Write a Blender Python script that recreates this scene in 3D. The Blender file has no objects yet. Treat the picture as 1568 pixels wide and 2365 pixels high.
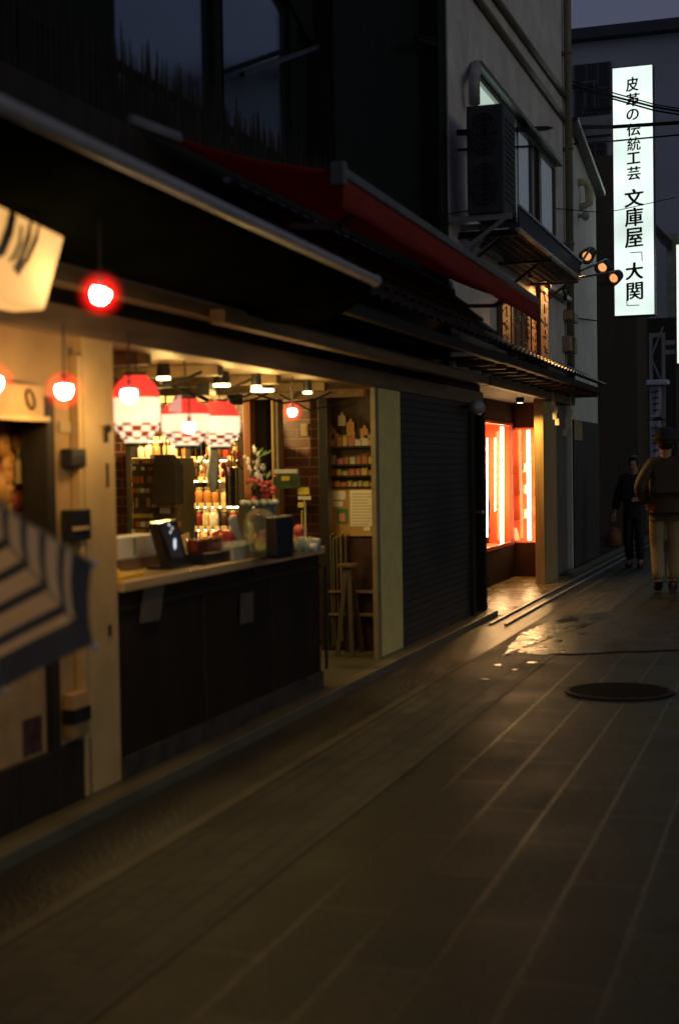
import bpy, bmesh, math, random
from mathutils import Vector, Matrix
random.seed(7)
S = bpy.context.scene
COL = S.collection
PI = math.pi
# ------------------------------------------------------------------ camera
F, CX, CY = 3267.0, 784.0, 1182.5          # 50 mm on a 24 mm wide frame, photo measured at 1568 x 2365
EYE = Vector((0, 0, 1.42))
_y = Vector(((1850-CX)/F, -(1062-CY)/F, -1.0)).normalized()
_z = Vector((-.0158, 1, 0)); _z = Vector((-.0158, 1, (-.0158*_y.x+_y.y)/1.0/abs(_y.z)*1.0))
_z = (_z - _y*_y.dot(_z)).normalized()
_x = _y.cross(_z)
W2C = Matrix((( _x.x, _y.x, _z.x), (_x.y, _y.y, _z.y), (_x.z, _y.z, _z.z)))
C2W = W2C.transposed()
cam = bpy.data.cameras.new("camera"); camo = bpy.data.objects.new("camera", cam); COL.objects.link(camo)
camo.matrix_world = Matrix.Translation(EYE) @ C2W.to_4x4()
cam.sensor_fit = 'HORIZONTAL'; cam.sensor_width = 24.0; cam.lens = 50.0
cam.clip_start = .05; cam.clip_end = 500
cam.dof.use_dof = True; cam.dof.focus_distance = 19.0; cam.dof.aperture_fstop = 1.8
S.camera = camo
# ------------------------------------------------------------------ sky, exposure
wd = bpy.data.worlds.new("World"); S.world = wd; wd.use_nodes = True
nt = wd.node_tree; nt.nodes.clear()
o_ = nt.nodes.new('ShaderNodeOutputWorld'); bg = nt.nodes.new('ShaderNodeBackground')
sky = nt.nodes.new('ShaderNodeTexSky'); sky.sky_type = 'NISHITA'; sky.sun_disc = False
sky.sun_elevation = math.radians(-3.5); sky.sun_rotation = math.radians(200)
tint = nt.nodes.new('ShaderNodeMix'); tint.data_type = 'RGBA'; tint.blend_type = 'MIX'
tint.inputs[0].default_value = .85
tint.inputs[7].default_value = (.56, .62, .98, 1)
nt.links.new(sky.outputs[0], tint.inputs[6]); nt.links.new(tint.outputs[2], bg.inputs[0])
bg.inputs[1].default_value = .15
nt.links.new(bg.outputs[0], o_.inputs[0])
town_light = bpy.data.lights.new("town_light", 'SUN'); town_light.energy = .15; town_light.angle = math.radians(25); town_light.color = (1,.95,.55)
town_light_obj = bpy.data.objects.new("town_light", town_light); COL.objects.link(town_light_obj); town_light_obj.location = (6,-4,12)
town_light_obj.rotation_euler = Vector((-.93,.32,-.17)).to_track_quat('-Z','Y').to_euler()   # sun lamp standing in for town light, low from across the street
S.view_settings.view_transform = 'Standard'; S.view_settings.look = 'None'
S.view_settings.exposure = -.12; S.view_settings.gamma = 1
S.cycles.use_denoising = True
S.cycles.max_bounces = 8; S.cycles.sample_clamp_indirect = .6
S.cycles.caustics_reflective = True

# ------------------------------------------------------------------ pixel helpers (points of the photo put on real planes)
def _dir(px, py): return C2W @ Vector(((px-CX)/F, -(py-CY)/F, -1.0))
def gx(px, py, X): d = _dir(px, py); return EYE + d*(X/d.x)
def gy(px, py, Y): d = _dir(px, py); return EYE + d*(Y/d.y)
def gz(px, py, Z=0.0): d = _dir(px, py); return EYE + d*((Z-EYE.z)/d.z)
FX = -2.85                                   # the row's facade plane
def V(*a): return Vector(a)

# ------------------------------------------------------------------ mesh building
class MB:
    def __init__(s): s.v = []; s.f = []; s.m = []
    def add(s, vs, fs, mi=0):
        n = len(s.v); s.v += [Vector(v) for v in vs]
        for f in fs: s.f.append([n+i for i in f]); s.m.append(mi)
        return s
    def box(s, x0, x1, y0, y1, z0, z1, mi=0):
        if x0 > x1: x0, x1 = x1, x0
        if y0 > y1: y0, y1 = y1, y0
        if z0 > z1: z0, z1 = z1, z0
        return s.add([(x0,y0,z0),(x1,y0,z0),(x1,y1,z0),(x0,y1,z0),(x0,y0,z1),(x1,y0,z1),(x1,y1,z1),(x0,y1,z1)],
                     [(0,3,2,1),(4,5,6,7),(0,1,5,4),(1,2,6,5),(2,3,7,6),(3,0,4,7)], mi)
    def bar(s, a, b, w, h, up=(0,0,1), mi=0):
        a, b = Vector(a), Vector(b); d = (b-a).normalized(); up = Vector(up)
        if abs(d.dot(up)) > .95: up = Vector((0,1,0))
        r = d.cross(up).normalized(); u = r.cross(d).normalized()
        c = [r*(-w/2)+u*(-h/2), r*(w/2)+u*(-h/2), r*(w/2)+u*(h/2), r*(-w/2)+u*(h/2)]
        return s.add([a+k for k in c]+[b+k for k in c], [(0,1,2,3),(7,6,5,4),(0,4,5,1),(1,5,6,2),(2,6,7,3),(3,7,4,0)], mi)
    def tube(s, pts, rad, seg=10, cap=True, mi=0):
        pts = [Vector(p) for p in pts]; n = len(pts)
        rs = rad if isinstance(rad, (list, tuple)) else [rad]*n
        prev = None; rings = []
        for i, p in enumerate(pts):
            d = (pts[min(i+1,n-1)]-pts[max(i-1,0)]).normalized()
            if prev is None:
                a = Vector((0,0,1)) if abs(d.z) < .9 else Vector((1,0,0))
                r = d.cross(a).normalized()
            else:
                r = (prev - d*prev.dot(d)).normalized()
            prev = r; u = d.cross(r)
            rings.append([p+(r*math.cos(2*PI*k/seg)+u*math.sin(2*PI*k/seg))*rs[i] for k in range(seg)])
        vs = [v for r in rings for v in r]; fs = []
        for i in range(n-1):
            for k in range(seg):
                a = i*seg+k; b = i*seg+(k+1)%seg
                fs.append((a, b, b+seg, a+seg))
        if cap: fs += [tuple(range(seg-1,-1,-1)), tuple((n-1)*seg+k for k in range(seg))]
        return s.add(vs, fs, mi)
    def lathe(s, prof, c, seg=20, mi=0, mids=None, axis=None):
        c = Vector(c); vs = []; n = len(prof)
        for r, z in prof:
            for k in range(seg):
                a = 2*PI*k/seg; vs.append(c+Vector((r*math.cos(a), r*math.sin(a), z)))
        if axis is not None:
            q = Vector((0,0,1)).rotation_difference(Vector(axis)); vs = [c+q@(v-c) for v in vs]
        base = len(s.v); s.v += vs
        for i in range(n-1):
            for k in range(seg):
                a = base+i*seg+k; b = base+i*seg+(k+1)%seg
                s.f.append([a, b, b+seg, a+seg]); s.m.append(mids(i, k) if mids else mi)
        if prof[0][0] > 1e-4: s.f.append([base+k for k in range(seg-1,-1,-1)]); s.m.append(mids(0,0) if mids else mi)
        if prof[-1][0] > 1e-4: s.f.append([base+(n-1)*seg+k for k in range(seg)]); s.m.append(mids(n-2,0) if mids else mi)
        return s
    def ball(s, c, r, seg=14, rings=8, sc=(1,1,1), mi=0):
        c = Vector(c)
        b = len(s.v)
        prof = [(max(math.sin(PI*i/rings)*r, 1e-5), -math.cos(PI*i/rings)*r) for i in range(rings+1)]
        s.lathe(prof, c, seg, mi)
        for i in range(b, len(s.v)):
            d = s.v[i]-c; s.v[i] = c+Vector((d.x*sc[0], d.y*sc[1], d.z*sc[2]))
        return s
    def prism(s, poly, ext, mi=0):
        poly = [Vector(p) for p in poly]; ext = Vector(ext); n = len(poly)
        fs = [tuple(range(n)), tuple(range(2*n-1, n-1, -1))]+[(i, i+n, (i+1)%n+n, (i+1)%n) for i in range(n)]
        return s.add(poly+[p+ext for p in poly], fs, mi)
    def grid(s, fn, nu, nv, mi=0):
        vs = [fn(i/nu, j/nv) for i in range(nu+1) for j in range(nv+1)]
        fs = [(i*(nv+1)+j, (i+1)*(nv+1)+j, (i+1)*(nv+1)+j+1, i*(nv+1)+j+1) for i in range(nu) for j in range(nv)]
        return s.add(vs, fs, mi)
    def build(s, name, mats, parent=None, smooth=False, bevel=0, solid=0, weld=True):
        me = bpy.data.meshes.new(name)
        if parent is None:
            xs = [v.x for v in s.v]; ys = [v.y for v in s.v]; zs = [v.z for v in s.v]
            org = Vector(((min(xs)+max(xs))/2, (min(ys)+max(ys))/2, min(zs)))
        else: org = WORG[parent.name]
        me.from_pydata([v-org for v in s.v], [], s.f)
        if not isinstance(mats, (list, tuple)): mats = [mats]
        for m in mats: me.materials.append(m)
        me.polygons.foreach_set('material_index', s.m)
        me.polygons.foreach_set('use_smooth', [smooth]*len(s.f))
        bm = bmesh.new(); bm.from_mesh(me)
        if weld: bmesh.ops.remove_doubles(bm, verts=bm.verts, dist=1e-5)
        bmesh.ops.recalc_face_normals(bm, faces=bm.faces)
        if bevel:
            es = [e for e in bm.edges if len(e.link_faces) == 2 and e.calc_face_angle(0) > .6]
            try: bmesh.ops.bevel(bm, geom=es, offset=bevel, segments=2, affect='EDGES', profile=.6, clamp_overlap=True)
            except Exception: pass
        bm.to_mesh(me); bm.free()
        o = bpy.data.objects.new(name, me); COL.objects.link(o)
        if solid:
            md = o.modifiers.new('thickness', 'SOLIDIFY'); md.thickness = solid; md.offset = 0
        if parent is None: o.location = org; WORG[o.name] = org
        else: o.parent = parent; WORG[o.name] = org
        return o
WORG = {}
def tag(o, label=None, cat=None, group=None, kind=None):
    if label: o['label'] = label
    if cat: o['category'] = cat
    if group: o['group'] = group
    if kind: o['kind'] = kind
    return o
def thing(name, loc, label, cat, group=None):
    o = bpy.data.objects.new(name, None); COL.objects.link(o); o.location = loc; o.empty_display_size = .1
    WORG[o.name] = Vector(loc)
    return tag(o, label, cat, group)
def copy_tree(o, loc, label=None, rotz=0, scale=1, group=None, parent=None):
    c = o.copy(); COL.objects.link(c)
    if parent is None:
        c.location = loc; c.rotation_euler = (0,0,rotz); c.scale = (scale,)*3
        if label: c['label'] = label
        if group: c['group'] = group
    else: c.parent = parent
    for ch in o.children: copy_tree(ch, None, parent=c)
    return c
def point_light(name, loc, power, color, size, parent):
    l = bpy.data.lights.new(name, 'POINT'); l.energy = power; l.color = color; l.shadow_soft_size = size
    o = bpy.data.objects.new(name, l); COL.objects.link(o); o.parent = parent
    o.location = Vector(loc)-WORG[parent.name]; return o
def spot_light(name, loc, to, power, color, size, angle, parent):
    l = bpy.data.lights.new(name, 'SPOT'); l.energy = power; l.color = color; l.shadow_soft_size = size; l.spot_size = angle; l.spot_blend = .5
    o = bpy.data.objects.new(name, l); COL.objects.link(o); o.parent = parent
    o.location = Vector(loc)-WORG[parent.name]
    o.rotation_euler = (Vector(to)-Vector(loc)).to_track_quat('-Z', 'Y').to_euler(); return o

# ------------------------------------------------------------------ materials
MC = {}
def mat(name, col, rough=.6, metal=0, var=.25, scale=6, bump=.15, bscale=40, spec=.5, trans=0, alpha=1, stretch=None, coat=0, col2=None):
    if name in MC: return MC[name]
    m = bpy.data.materials.new(name); m.use_nodes = True; t = m.node_tree; n = t.nodes; p = n['Principled BSDF']
    tc = n.new('ShaderNodeTexCoord'); mp = n.new('ShaderNodeMapping')
    if stretch: mp.inputs['Scale'].default_value = stretch
    t.links.new(tc.outputs['Object'], mp.inputs[0])
    nz = n.new('ShaderNodeTexNoise'); nz.inputs['Scale'].default_value = scale; nz.inputs['Detail'].default_value = 6; nz.inputs['Roughness'].default_value = .65
    t.links.new(mp.outputs[0], nz.inputs['Vector'])
    rp = n.new('ShaderNodeValToRGB'); rp.color_ramp.elements[0].position = .3; rp.color_ramp.elements[1].position = .7
    c2 = col2 if col2 else col
    rp.color_ramp.elements[0].color = tuple(c*(1-var) for c in c2)+(1,); rp.color_ramp.elements[1].color = tuple(min(1, c*(1+var)) for c in col)+(1,)
    t.links.new(nz.outputs[0], rp.inputs[0]); t.links.new(rp.outputs[0], p.inputs['Base Color'])
    mr = n.new('ShaderNodeMapRange'); mr.inputs[3].default_value = max(.02, rough-.1); mr.inputs[4].default_value = min(1, rough+.1)
    t.links.new(nz.outputs[0], mr.inputs[0]); t.links.new(mr.outputs[0], p.inputs['Roughness'])
    p.inputs['Metallic'].default_value = metal; p.inputs['Specular IOR Level'].default_value = spec
    p.inputs['Transmission Weight'].default_value = trans; p.inputs['Alpha'].default_value = alpha; p.inputs['Coat Weight'].default_value = coat
    if bump:
        n2 = n.new('ShaderNodeTexNoise'); n2.inputs['Scale'].default_value = bscale; n2.inputs['Detail'].default_value = 4
        t.links.new(mp.outputs[0], n2.inputs['Vector'])
        b = n.new('ShaderNodeBump'); b.inputs['Strength'].default_value = bump; b.inputs['Distance'].default_value = .01
        t.links.new(n2.outputs[0], b.inputs['Height']); t.links.new(b.outputs[0], p.inputs['Normal'])
    MC[name] = m; return m
def emit(name, col, strength, vary=0, vscale=3):
    if name in MC: return MC[name]
    m = bpy.data.materials.new(name); m.use_nodes = True; t = m.node_tree; n = t.nodes; n.clear()
    o = n.new('ShaderNodeOutputMaterial'); e = n.new('ShaderNodeEmission'); e.inputs[0].default_value = col+(1,); e.inputs[1].default_value = strength
    if vary:
        tc = n.new('ShaderNodeTexCoord'); nz = n.new('ShaderNodeTexNoise'); nz.inputs['Scale'].default_value = vscale; nz.inputs['Detail'].default_value = 1
        t.links.new(tc.outputs['Object'], nz.inputs['Vector'])
        mr = n.new('ShaderNodeMapRange'); mr.inputs[1].default_value = .3; mr.inputs[2].default_value = .7
        mr.inputs[3].default_value = strength*(1-vary); mr.inputs[4].default_value = strength*(1+vary)
        t.links.new(nz.outputs[0], mr.inputs[0]); t.links.new(mr.outputs[0], e.inputs[1])
    t.links.new(e.outputs[0], o.inputs[0]); MC[name] = m; return m
def paper_glow(name, col, glow, strength):
    """paper or frosted skin lit from a lamp inside it"""
    m = mat(name, col, .8, var=.12, scale=9, bump=.05)
    p = m.node_tree.nodes['Principled BSDF']
    p.inputs['Emission Color'].default_value = glow+(1,); p.inputs['Emission Strength'].default_value = strength
    return m
def glass(name, tintc=(1,1,1), rough=.02, mixf=.88):
    if name in MC: return MC[name]
    m = bpy.data.materials.new(name); m.use_nodes = True; t = m.node_tree; n = t.nodes; n.clear()
    o = n.new('ShaderNodeOutputMaterial'); tr = n.new('ShaderNodeBsdfTransparent'); tr.inputs[0].default_value = tintc+(1,)
    gl = n.new('ShaderNodeBsdfGlossy'); gl.inputs['Roughness'].default_value = rough
    nz = n.new('ShaderNodeTexNoise'); nz.inputs['Scale'].default_value = 3
    bp = n.new('ShaderNodeBump'); bp.inputs['Strength'].default_value = .03; t.links.new(nz.outputs[0], bp.inputs['Height']); t.links.new(bp.outputs[0], gl.inputs['Normal'])
    mx = n.new('ShaderNodeMixShader'); mx.inputs[0].default_value = 1-mixf
    t.links.new(tr.outputs[0], mx.inputs[1]); t.links.new(gl.outputs[0], mx.inputs[2]); t.links.new(mx.outputs[0], o.inputs[0])
    MC[name] = m; return m
def cloth(name, col, tr=.5, var=.15):
    if name in MC: return MC[name]
    m = mat(name, col, .85, var=var, scale=20, bump=.2, bscale=300); t = m.node_tree; n = t.nodes
    p = n['Principled BSDF']; o = [x for x in n if x.type == 'OUTPUT_MATERIAL'][0]
    tl = n.new('ShaderNodeBsdfTranslucent'); tl.inputs[0].default_value = col+(1,)
    mx = n.new('ShaderNodeMixShader'); mx.inputs[0].default_value = tr
    t.links.new(p.outputs[0], mx.inputs[1]); t.links.new(tl.outputs[0], mx.inputs[2]); t.links.new(mx.outputs[0], o.inputs[0])
    return m
def bricky(name, c1, c2, mortar, bw, bh, msize, rough=.7, swz='YZ', off=.5, bump=.6, var=.35, rough_m=None, nbump=.1, grit=.25):
    """bricks, paving or planks mapped on two world axes"""
    if name in MC: return MC[name]
    m = mat(name, c1, rough, var=.2, bump=0); t = m.node_tree; n = t.nodes; p = n['Principled BSDF']
    geo = n.new('ShaderNodeNewGeometry'); sp = n.new('ShaderNodeSeparateXYZ'); cb = n.new('ShaderNodeCombineXYZ')
    t.links.new(geo.outputs['Position'], sp.inputs[0])
    t.links.new(sp.outputs['XYZ'.index(swz[0])], cb.inputs[0]); t.links.new(sp.outputs['XYZ'.index(swz[1])], cb.inputs[1])
    br = n.new('ShaderNodeTexBrick'); br.offset = off; br.inputs['Scale'].default_value = 1
    br.inputs['Brick Width'].default_value = bw; br.inputs['Row Height'].default_value = bh; br.inputs['Mortar Size'].default_value = msize
    br.inputs['Mortar Smooth'].default_value = .2
    br.inputs['Color1'].default_value = c1+(1,); br.inputs['Color2'].default_value = c2+(1,); br.inputs['Mortar'].default_value = mortar+(1,)
    t.links.new(cb.outputs[0], br.inputs[0])
    nz = n.new('ShaderNodeTexNoise'); nz.inputs['Scale'].default_value = 1.7; nz.inputs['Detail'].default_value = 8; t.links.new(geo.outputs['Position'], nz.inputs['Vector'])
    mr = n.new('ShaderNodeMapRange'); mr.inputs[1].default_value = .3; mr.inputs[2].default_value = .7; mr.inputs[3].default_value = 1-var; mr.inputs[4].default_value = 1+var
    t.links.new(nz.outputs[0], mr.inputs[0])
    mu = n.new('ShaderNodeMix'); mu.data_type = 'RGBA'; mu.blend_type = 'MULTIPLY'; mu.inputs[0].default_value = 1
    t.links.new(br.outputs[0], mu.inputs[6]); t.links.new(mr.outputs[0], mu.inputs[7])
    n3 = n.new('ShaderNodeTexNoise'); n3.inputs['Scale'].default_value = 34; n3.inputs['Detail'].default_value = 7; n3.inputs['Roughness'].default_value = .8; t.links.new(geo.outputs['Position'], n3.inputs['Vector'])
    m3 = n.new('ShaderNodeMapRange'); m3.inputs[1].default_value = .34; m3.inputs[2].default_value = .66; m3.inputs[3].default_value = max(0, 1-grit); m3.inputs[4].default_value = 1+grit; t.links.new(n3.outputs[0], m3.inputs[0])
    mu3 = n.new('ShaderNodeMix'); mu3.data_type = 'RGBA'; mu3.blend_type = 'MULTIPLY'; mu3.inputs[0].default_value = 1
    t.links.new(mu.outputs[2], mu3.inputs[6]); t.links.new(m3.outputs[0], mu3.inputs[7]); t.links.new(mu3.outputs[2], p.inputs['Base Color'])
    # surface: joints lower, grain on top
    n2 = n.new('ShaderNodeTexNoise'); n2.inputs['Scale'].default_value = 70; n2.inputs['Detail'].default_value = 8; n2.inputs['Roughness'].default_value = .75; t.links.new(geo.outputs['Position'], n2.inputs['Vector'])
    ma = n.new('ShaderNodeMath'); ma.operation = 'MULTIPLY_ADD'; ma.inputs[1].default_value = -1.0
    mn = n.new('ShaderNodeMath'); mn.operation = 'MULTIPLY'; mn.inputs[1].default_value = nbump; t.links.new(n2.outputs[0], mn.inputs[0])
    t.links.new(br.outputs['Fac'], ma.inputs[0]); t.links.new(mn.outputs[0], ma.inputs[2])
    b = n.new('ShaderNodeBump'); b.inputs['Strength'].default_value = bump; b.inputs['Distance'].default_value = .012
    t.links.new(ma.outputs[0], b.inputs['Height']); t.links.new(b.outputs[0], p.inputs['Normal'])
    r2 = n.new('ShaderNodeMapRange'); r2.inputs[1].default_value = .35; r2.inputs[2].default_value = .65; r2.inputs[3].default_value = max(.05, rough-.07); r2.inputs[4].default_value = min(1, rough+.07)
    t.links.new(nz.outputs[0], r2.inputs[0])
    if rough_m is not None:
        mx = n.new('ShaderNodeMix'); mx.data_type = 'FLOAT'; mx.inputs[3].default_value = rough_m
        t.links.new(br.outputs['Fac'], mx.inputs[0]); t.links.new(r2.outputs[0], mx.inputs[2]); t.links.new(mx.outputs[0], p.inputs['Roughness'])
    else: t.links.new(r2.outputs[0], p.inputs['Roughness'])
    return m

M_dark = mat('dark stained timber', (.026,.020,.013), .65, spec=.2, stretch=(1,1,.15), scale=14, var=.4)
M_beam = mat('brown beam timber', (.16,.10,.05), .6, stretch=(1,.12,1), scale=16, var=.35)
M_cream = mat('cream painted post', (.52,.36,.15), .55, scale=5, var=.14, bscale=90, bump=.12)
M_tan = mat('tan wall board', (.40,.25,.10), .6, scale=4, var=.18)
M_black = mat('black metal', (.012,.012,.013), .4, var=.3)
M_blackpl = mat('black plastic', (.014,.014,.016), .3, var=.2)
M_grey = mat('grey painted metal', (.30,.29,.31), .45, var=.15)
M_alu = mat('dull aluminium', (.40,.40,.40), .4, metal=.7, var=.15)
M_white = mat('white paint', (.72,.72,.68), .5, var=.08)
M_paper = mat('white paper', (.74,.71,.60), .8, var=.06, bump=.05)
M_kraft = mat('brown kraft board', (.45,.28,.10), .8, var=.15)
M_redcl = cloth('red awning canvas', (.50,.065,.036), .6, var=.3)
M_stucco = mat('grey cement render', (.62,.58,.53), .85, scale=2.2, var=.22, bump=.5, bscale=70)
M_stucco2 = mat('pale cement render', (.60,.62,.57), .85, scale=2.0, var=.2, bump=.4, bscale=80)
M_farwall = mat('far grey wall', (.40,.43,.47), .8, scale=.5, var=.12, bump=.2, bscale=20)
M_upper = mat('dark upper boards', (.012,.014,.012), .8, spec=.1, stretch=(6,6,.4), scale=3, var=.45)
M_tile = mat('dark roof tile', (.040,.042,.048), .35, scale=5, var=.35)
M_pipe = mat('olive painted pipe', (.17,.15,.10), .5, var=.2)
M_ink = mat('dark brown ink', (.035,.008,.006), .7, var=.1, bump=0)
M_blkink = mat('black brush ink', (.01,.008,.006), .7, var=.1, bump=0)
M_glass = glass('clear window glass', mixf=.96)
M_green = mat('green card', (.04,.20,.07), .5)
M_yellow = mat('yellow card', (.72,.60,.06), .5)
M_red = mat('red lacquer', (.40,.02,.02), .3)
M_pink = mat('pink card', (.60,.22,.20), .6)
M_orange = mat('orange lacquer', (.62,.18,.03), .45)
M_wood = mat('pale counter wood', (.52,.36,.18), .35, stretch=(1,.15,1), scale=12, var=.2)
M_halo_lining = mat('orange red halo lining', (.85,.15,.055), .7, var=.1)  # red film halo of the tubes is painted into the lining colour
WARM = (1, .66, .30)
E_bulb = emit('bulb filament glow', (1,.86,.66), 26)
E_warm = emit('warm ceiling lamp', (1,.74,.34), 14)
E_tube = emit('warm white tube', (1,.58,.24), 46)
E_sign = emit('sign acrylic lit from inside', (.84,1,.92), 1.16, .22, 1.1)
E_sign2 = emit('second sign acrylic', (.82,1,.78), 1.3, .1, 2)

# ================================================================== GROUND
street = MB(); street.grid(lambda u, v: Vector((-40+u*80, -15+v*215, 0)), 8, 20)
M_pave = bricky('paving stones', (.021,.024,.012), (.034,.036,.018), (.013,.014,.008), .95, .25, .0045, rough=.55, swz='YX', bump=.24, var=.55, rough_m=.31, nbump=.5, grit=.75)
M_pave.node_tree.nodes['Principled BSDF'].inputs['Specular IOR Level'].default_value = .20
tag(street.build('street', M_pave), kind='structure')
M_gutter = mat('gutter concrete', (.022,.022,.016), .32, scale=3, var=.45, bump=1.0, bscale=48)
g = MB(); g.add([(-2.70,-6,.004),(-2.33,-6,.004),(-2.33,60,.004),(-2.70,60,.004)], [(0,1,2,3)])
tag(g.build('gutter', M_gutter), kind='structure')
g = MB(); g.add([(-2.33,-6,.008),(-2.27,-6,.008),(-2.27,60,.008),(-2.33,60,.008)], [(0,1,2,3)])
tag(g.build('gutter_edging', mat('gutter edging stone', (.085,.078,.048), .4, scale=4, var=.3)), kind='structure')
g = MB(); g.add([(-2.27,-6,.004),(-1.74,-6,.004),(-1.74,60,.004),(-2.27,60,.004)], [(0,1,2,3)])
tag(g.build('paver_band', bricky('small pavers', (.026,.028,.013), (.044,.045,.021), (.010,.011,.006), .21, .105, .008, rough=.55, swz='YX', bump=.6, var=.45, nbump=1.0, grit=.55)), kind='structure')
g = MB(); g.box(-2.79,-2.70,-6,13.0,-.05,.06); g.box(-2.79,-2.70,17.6,60,-.05,.06)
M_kerb = mat('kerb stone', (.12,.11,.062), .45, scale=4, var=.3, stretch=(1,.6,1))
tag(g.build('kerb', M_kerb, bevel=.008), kind='structure')
g = MB(); g.box(-9,-2.79,-6,13.1,-.05,.055)
tag(g.build('shop_floor', mat('shop floor concrete', (.075,.068,.036), .5, scale=3, var=.25)), kind='structure')
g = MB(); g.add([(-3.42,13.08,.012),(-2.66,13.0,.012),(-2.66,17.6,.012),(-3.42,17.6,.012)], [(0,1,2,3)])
M_alcove = bricky('glazed gold lit alcove tile', (.26,.19,.085), (.30,.22,.10), (.05,.035,.02), .6, .3, .008, rough=.26, swz='YX', bump=.35, var=.3, nbump=.35)  # yellow in the tile colour carries the golden light at the entrance
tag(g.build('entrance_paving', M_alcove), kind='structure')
# smooth wet asphalt repair across the street
M_wet = mat('wet asphalt', (.012,.012,.008), .3, scale=9, var=.6, bump=.5, bscale=36, spec=.35)
def patchy(m, lo, hi, sc, stretch=(1,1,1), p0=.46, p1=.56):
    n = m.node_tree.nodes; l = m.node_tree.links; g_ = n.new('ShaderNodeNewGeometry'); mp = n.new('ShaderNodeMapping'); mp.inputs['Scale'].default_value = stretch
    nz = n.new('ShaderNodeTexNoise'); nz.inputs['Scale'].default_value = sc; nz.inputs['Detail'].default_value = 5; nz.inputs['Roughness'].default_value = .6
    l.new(g_.outputs['Position'], mp.inputs[0]); l.new(mp.outputs[0], nz.inputs['Vector'])
    r_ = n.new('ShaderNodeMapRange'); r_.inputs[1].default_value = p0; r_.inputs[2].default_value = p1; r_.inputs[3].default_value = lo; r_.inputs[4].default_value = hi
    sx = n.new('ShaderNodeSeparateXYZ'); l.new(g_.outputs['Position'], sx.inputs[0]); rx = n.new('ShaderNodeMapRange'); rx.inputs[1].default_value = -2.15; rx.inputs[2].default_value = -1.25; rx.inputs[3].default_value = -.26; rx.inputs[4].default_value = .12
    l.new(sx.outputs['X'], rx.inputs[0]); ad = n.new('ShaderNodeMath'); ad.operation = 'ADD'
    l.new(nz.outputs[0], r_.inputs[0]); l.new(r_.outputs[0], ad.inputs[0]); l.new(rx.outputs[0], ad.inputs[1]); l.new(ad.outputs[0], n['Principled BSDF'].inputs['Roughness'])
patchy(M_wet, .34, .60, 5.5, (1,.45,1), .36, .66)
def poly_ground(name, pts, z, m):
    b = MB(); b.add([gz(x, y, z) for x, y in pts], [tuple(range(len(pts)))]); return tag(b.build(name, m), kind='structure')
_r = random.Random(2); _e = [(1160,1514),(1190,1506),(1240,1511),(1400,1507),(1568,1501),(1800,1492),(1800,1398),(1568,1404),(1400,1414),(1300,1424),(1256,1440),(1200,1468)]; _o = []
for (ax, ay), (bx, by) in zip(_e, _e[1:]+_e[:1]):
    for k in range(10): f = k/10; _o.append((ax+(bx-ax)*f+_r.uniform(-3,3), ay+(by-ay)*f+_r.uniform(-1.6,1.6)))
poly_ground("asphalt_patch", _o, .0085, M_wet)
M_water = mat('puddle water', (.012,.010,.006), .13, scale=10, var=.3, bump=.30, bscale=40, spec=.6)
def puddle(cx, cy, rx, ry, seedn, z):
    r = random.Random(seedn); pts = []
    for k in range(26):
        a = 2*PI*k/26; q = 1+.22*math.sin(3*a+seedn)+.16*math.sin(5*a+2*seedn)+.10*r.uniform(-1,1); pts.append((cx+rx*q*math.cos(a), cy+ry*q*math.sin(a)))
    return poly_ground('puddle', pts, z, M_water)

rp = random.Random(12)
for (cx_, cy_, rx_, ry_) in ((1240,1473,13,4),(1262,1468,9,3),(1226,1486,6,1.8),(1182,1494,9,2),(1208,1499,7,1.6),(1252,1492,8,1.6),(1212,1463,9,3),(1290,1480,10,2),(1228,1530,12,1.3),(1190,1546,6,1.2),(1266,1541,4,.9),(1150,1536,9,1.2),(1118,1568,10,1.2)):
    puddle(cx_, cy_, rx_, ry_, rp.randint(0,99), .0125 if cy_ < 1515 and cx_ > 1165 else .0065)
# manhole
mc = gz(1430,1600); t = thing('manhole_cover', (mc.x, mc.y, 0), 'round black iron manhole cover set in the wet paving', 'manhole cover')
b = MB(); b.lathe([(.30,.002),(.30,.010),(.285,.013),(1e-5,.014)], (mc.x, mc.y, 0), 40)
b.build('lid', mat('black cast iron', (.005,.005,.004), .85, var=.4, bump=1.0, bscale=45, spec=.08), t, smooth=False)
b = MB(); b.lathe([(.335,.001),(.335,.013),(.305,.016),(.305,.002)], (mc.x, mc.y, 0), 40)
b.build('rim', mat('worn iron rim', (.009,.009,.007), .6, spec=.2), t)
# metal rails of the drain channel by the alcove
for i, x in enumerate((-2.61, -2.47)):
    b = MB(); b.bar((x, 12.2, .016), (x, 26, .016), .03, .02)
    tag(b.build('drain_rail', M_alu, bevel=.004), ['thin metal drain rail along the wall side of the gutter by the lit alcove', 'thin metal drain rail along the street side of the gutter by the lit alcove'][i], 'rail', 'drain rails')

# ================================================================== LEFT SHOP (stall with the counter)
Y0, Y1, Y2, Y3 = 5.30, 5.58, 9.55, 10.22       # first post, opening, doorway post
shop = thing('souvenir_shop', (FX, 7.5, 0), 'low dark timber shop with an open counter front and lit shelves inside', 'shop')
b = MB(); b.box(-2.97, FX, Y0, Y1, .055, 1.99); b.build('post', M_cream, shop, bevel=.006)
pa, pb = gx(875,1200,FX), gx(928,1200,FX)
b = MB(); b.box(-2.885, FX, pa.y+.05, pb.y, .055, 1.98); b.build('post', mat('ivory post with lamp light', (.80,.64,.22), .5, scale=5, var=.14), shop, bevel=.006)  # light from lamps opposite is put into the brighter yellow paint
b = MB(); b.box(-2.89, FX-.004, pa.y-.04, pa.y+.045, .055, 1.98)
b.build('door_frame', mat('olive door frame', (.26,.22,.12), .5), shop, bevel=.003)
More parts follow.
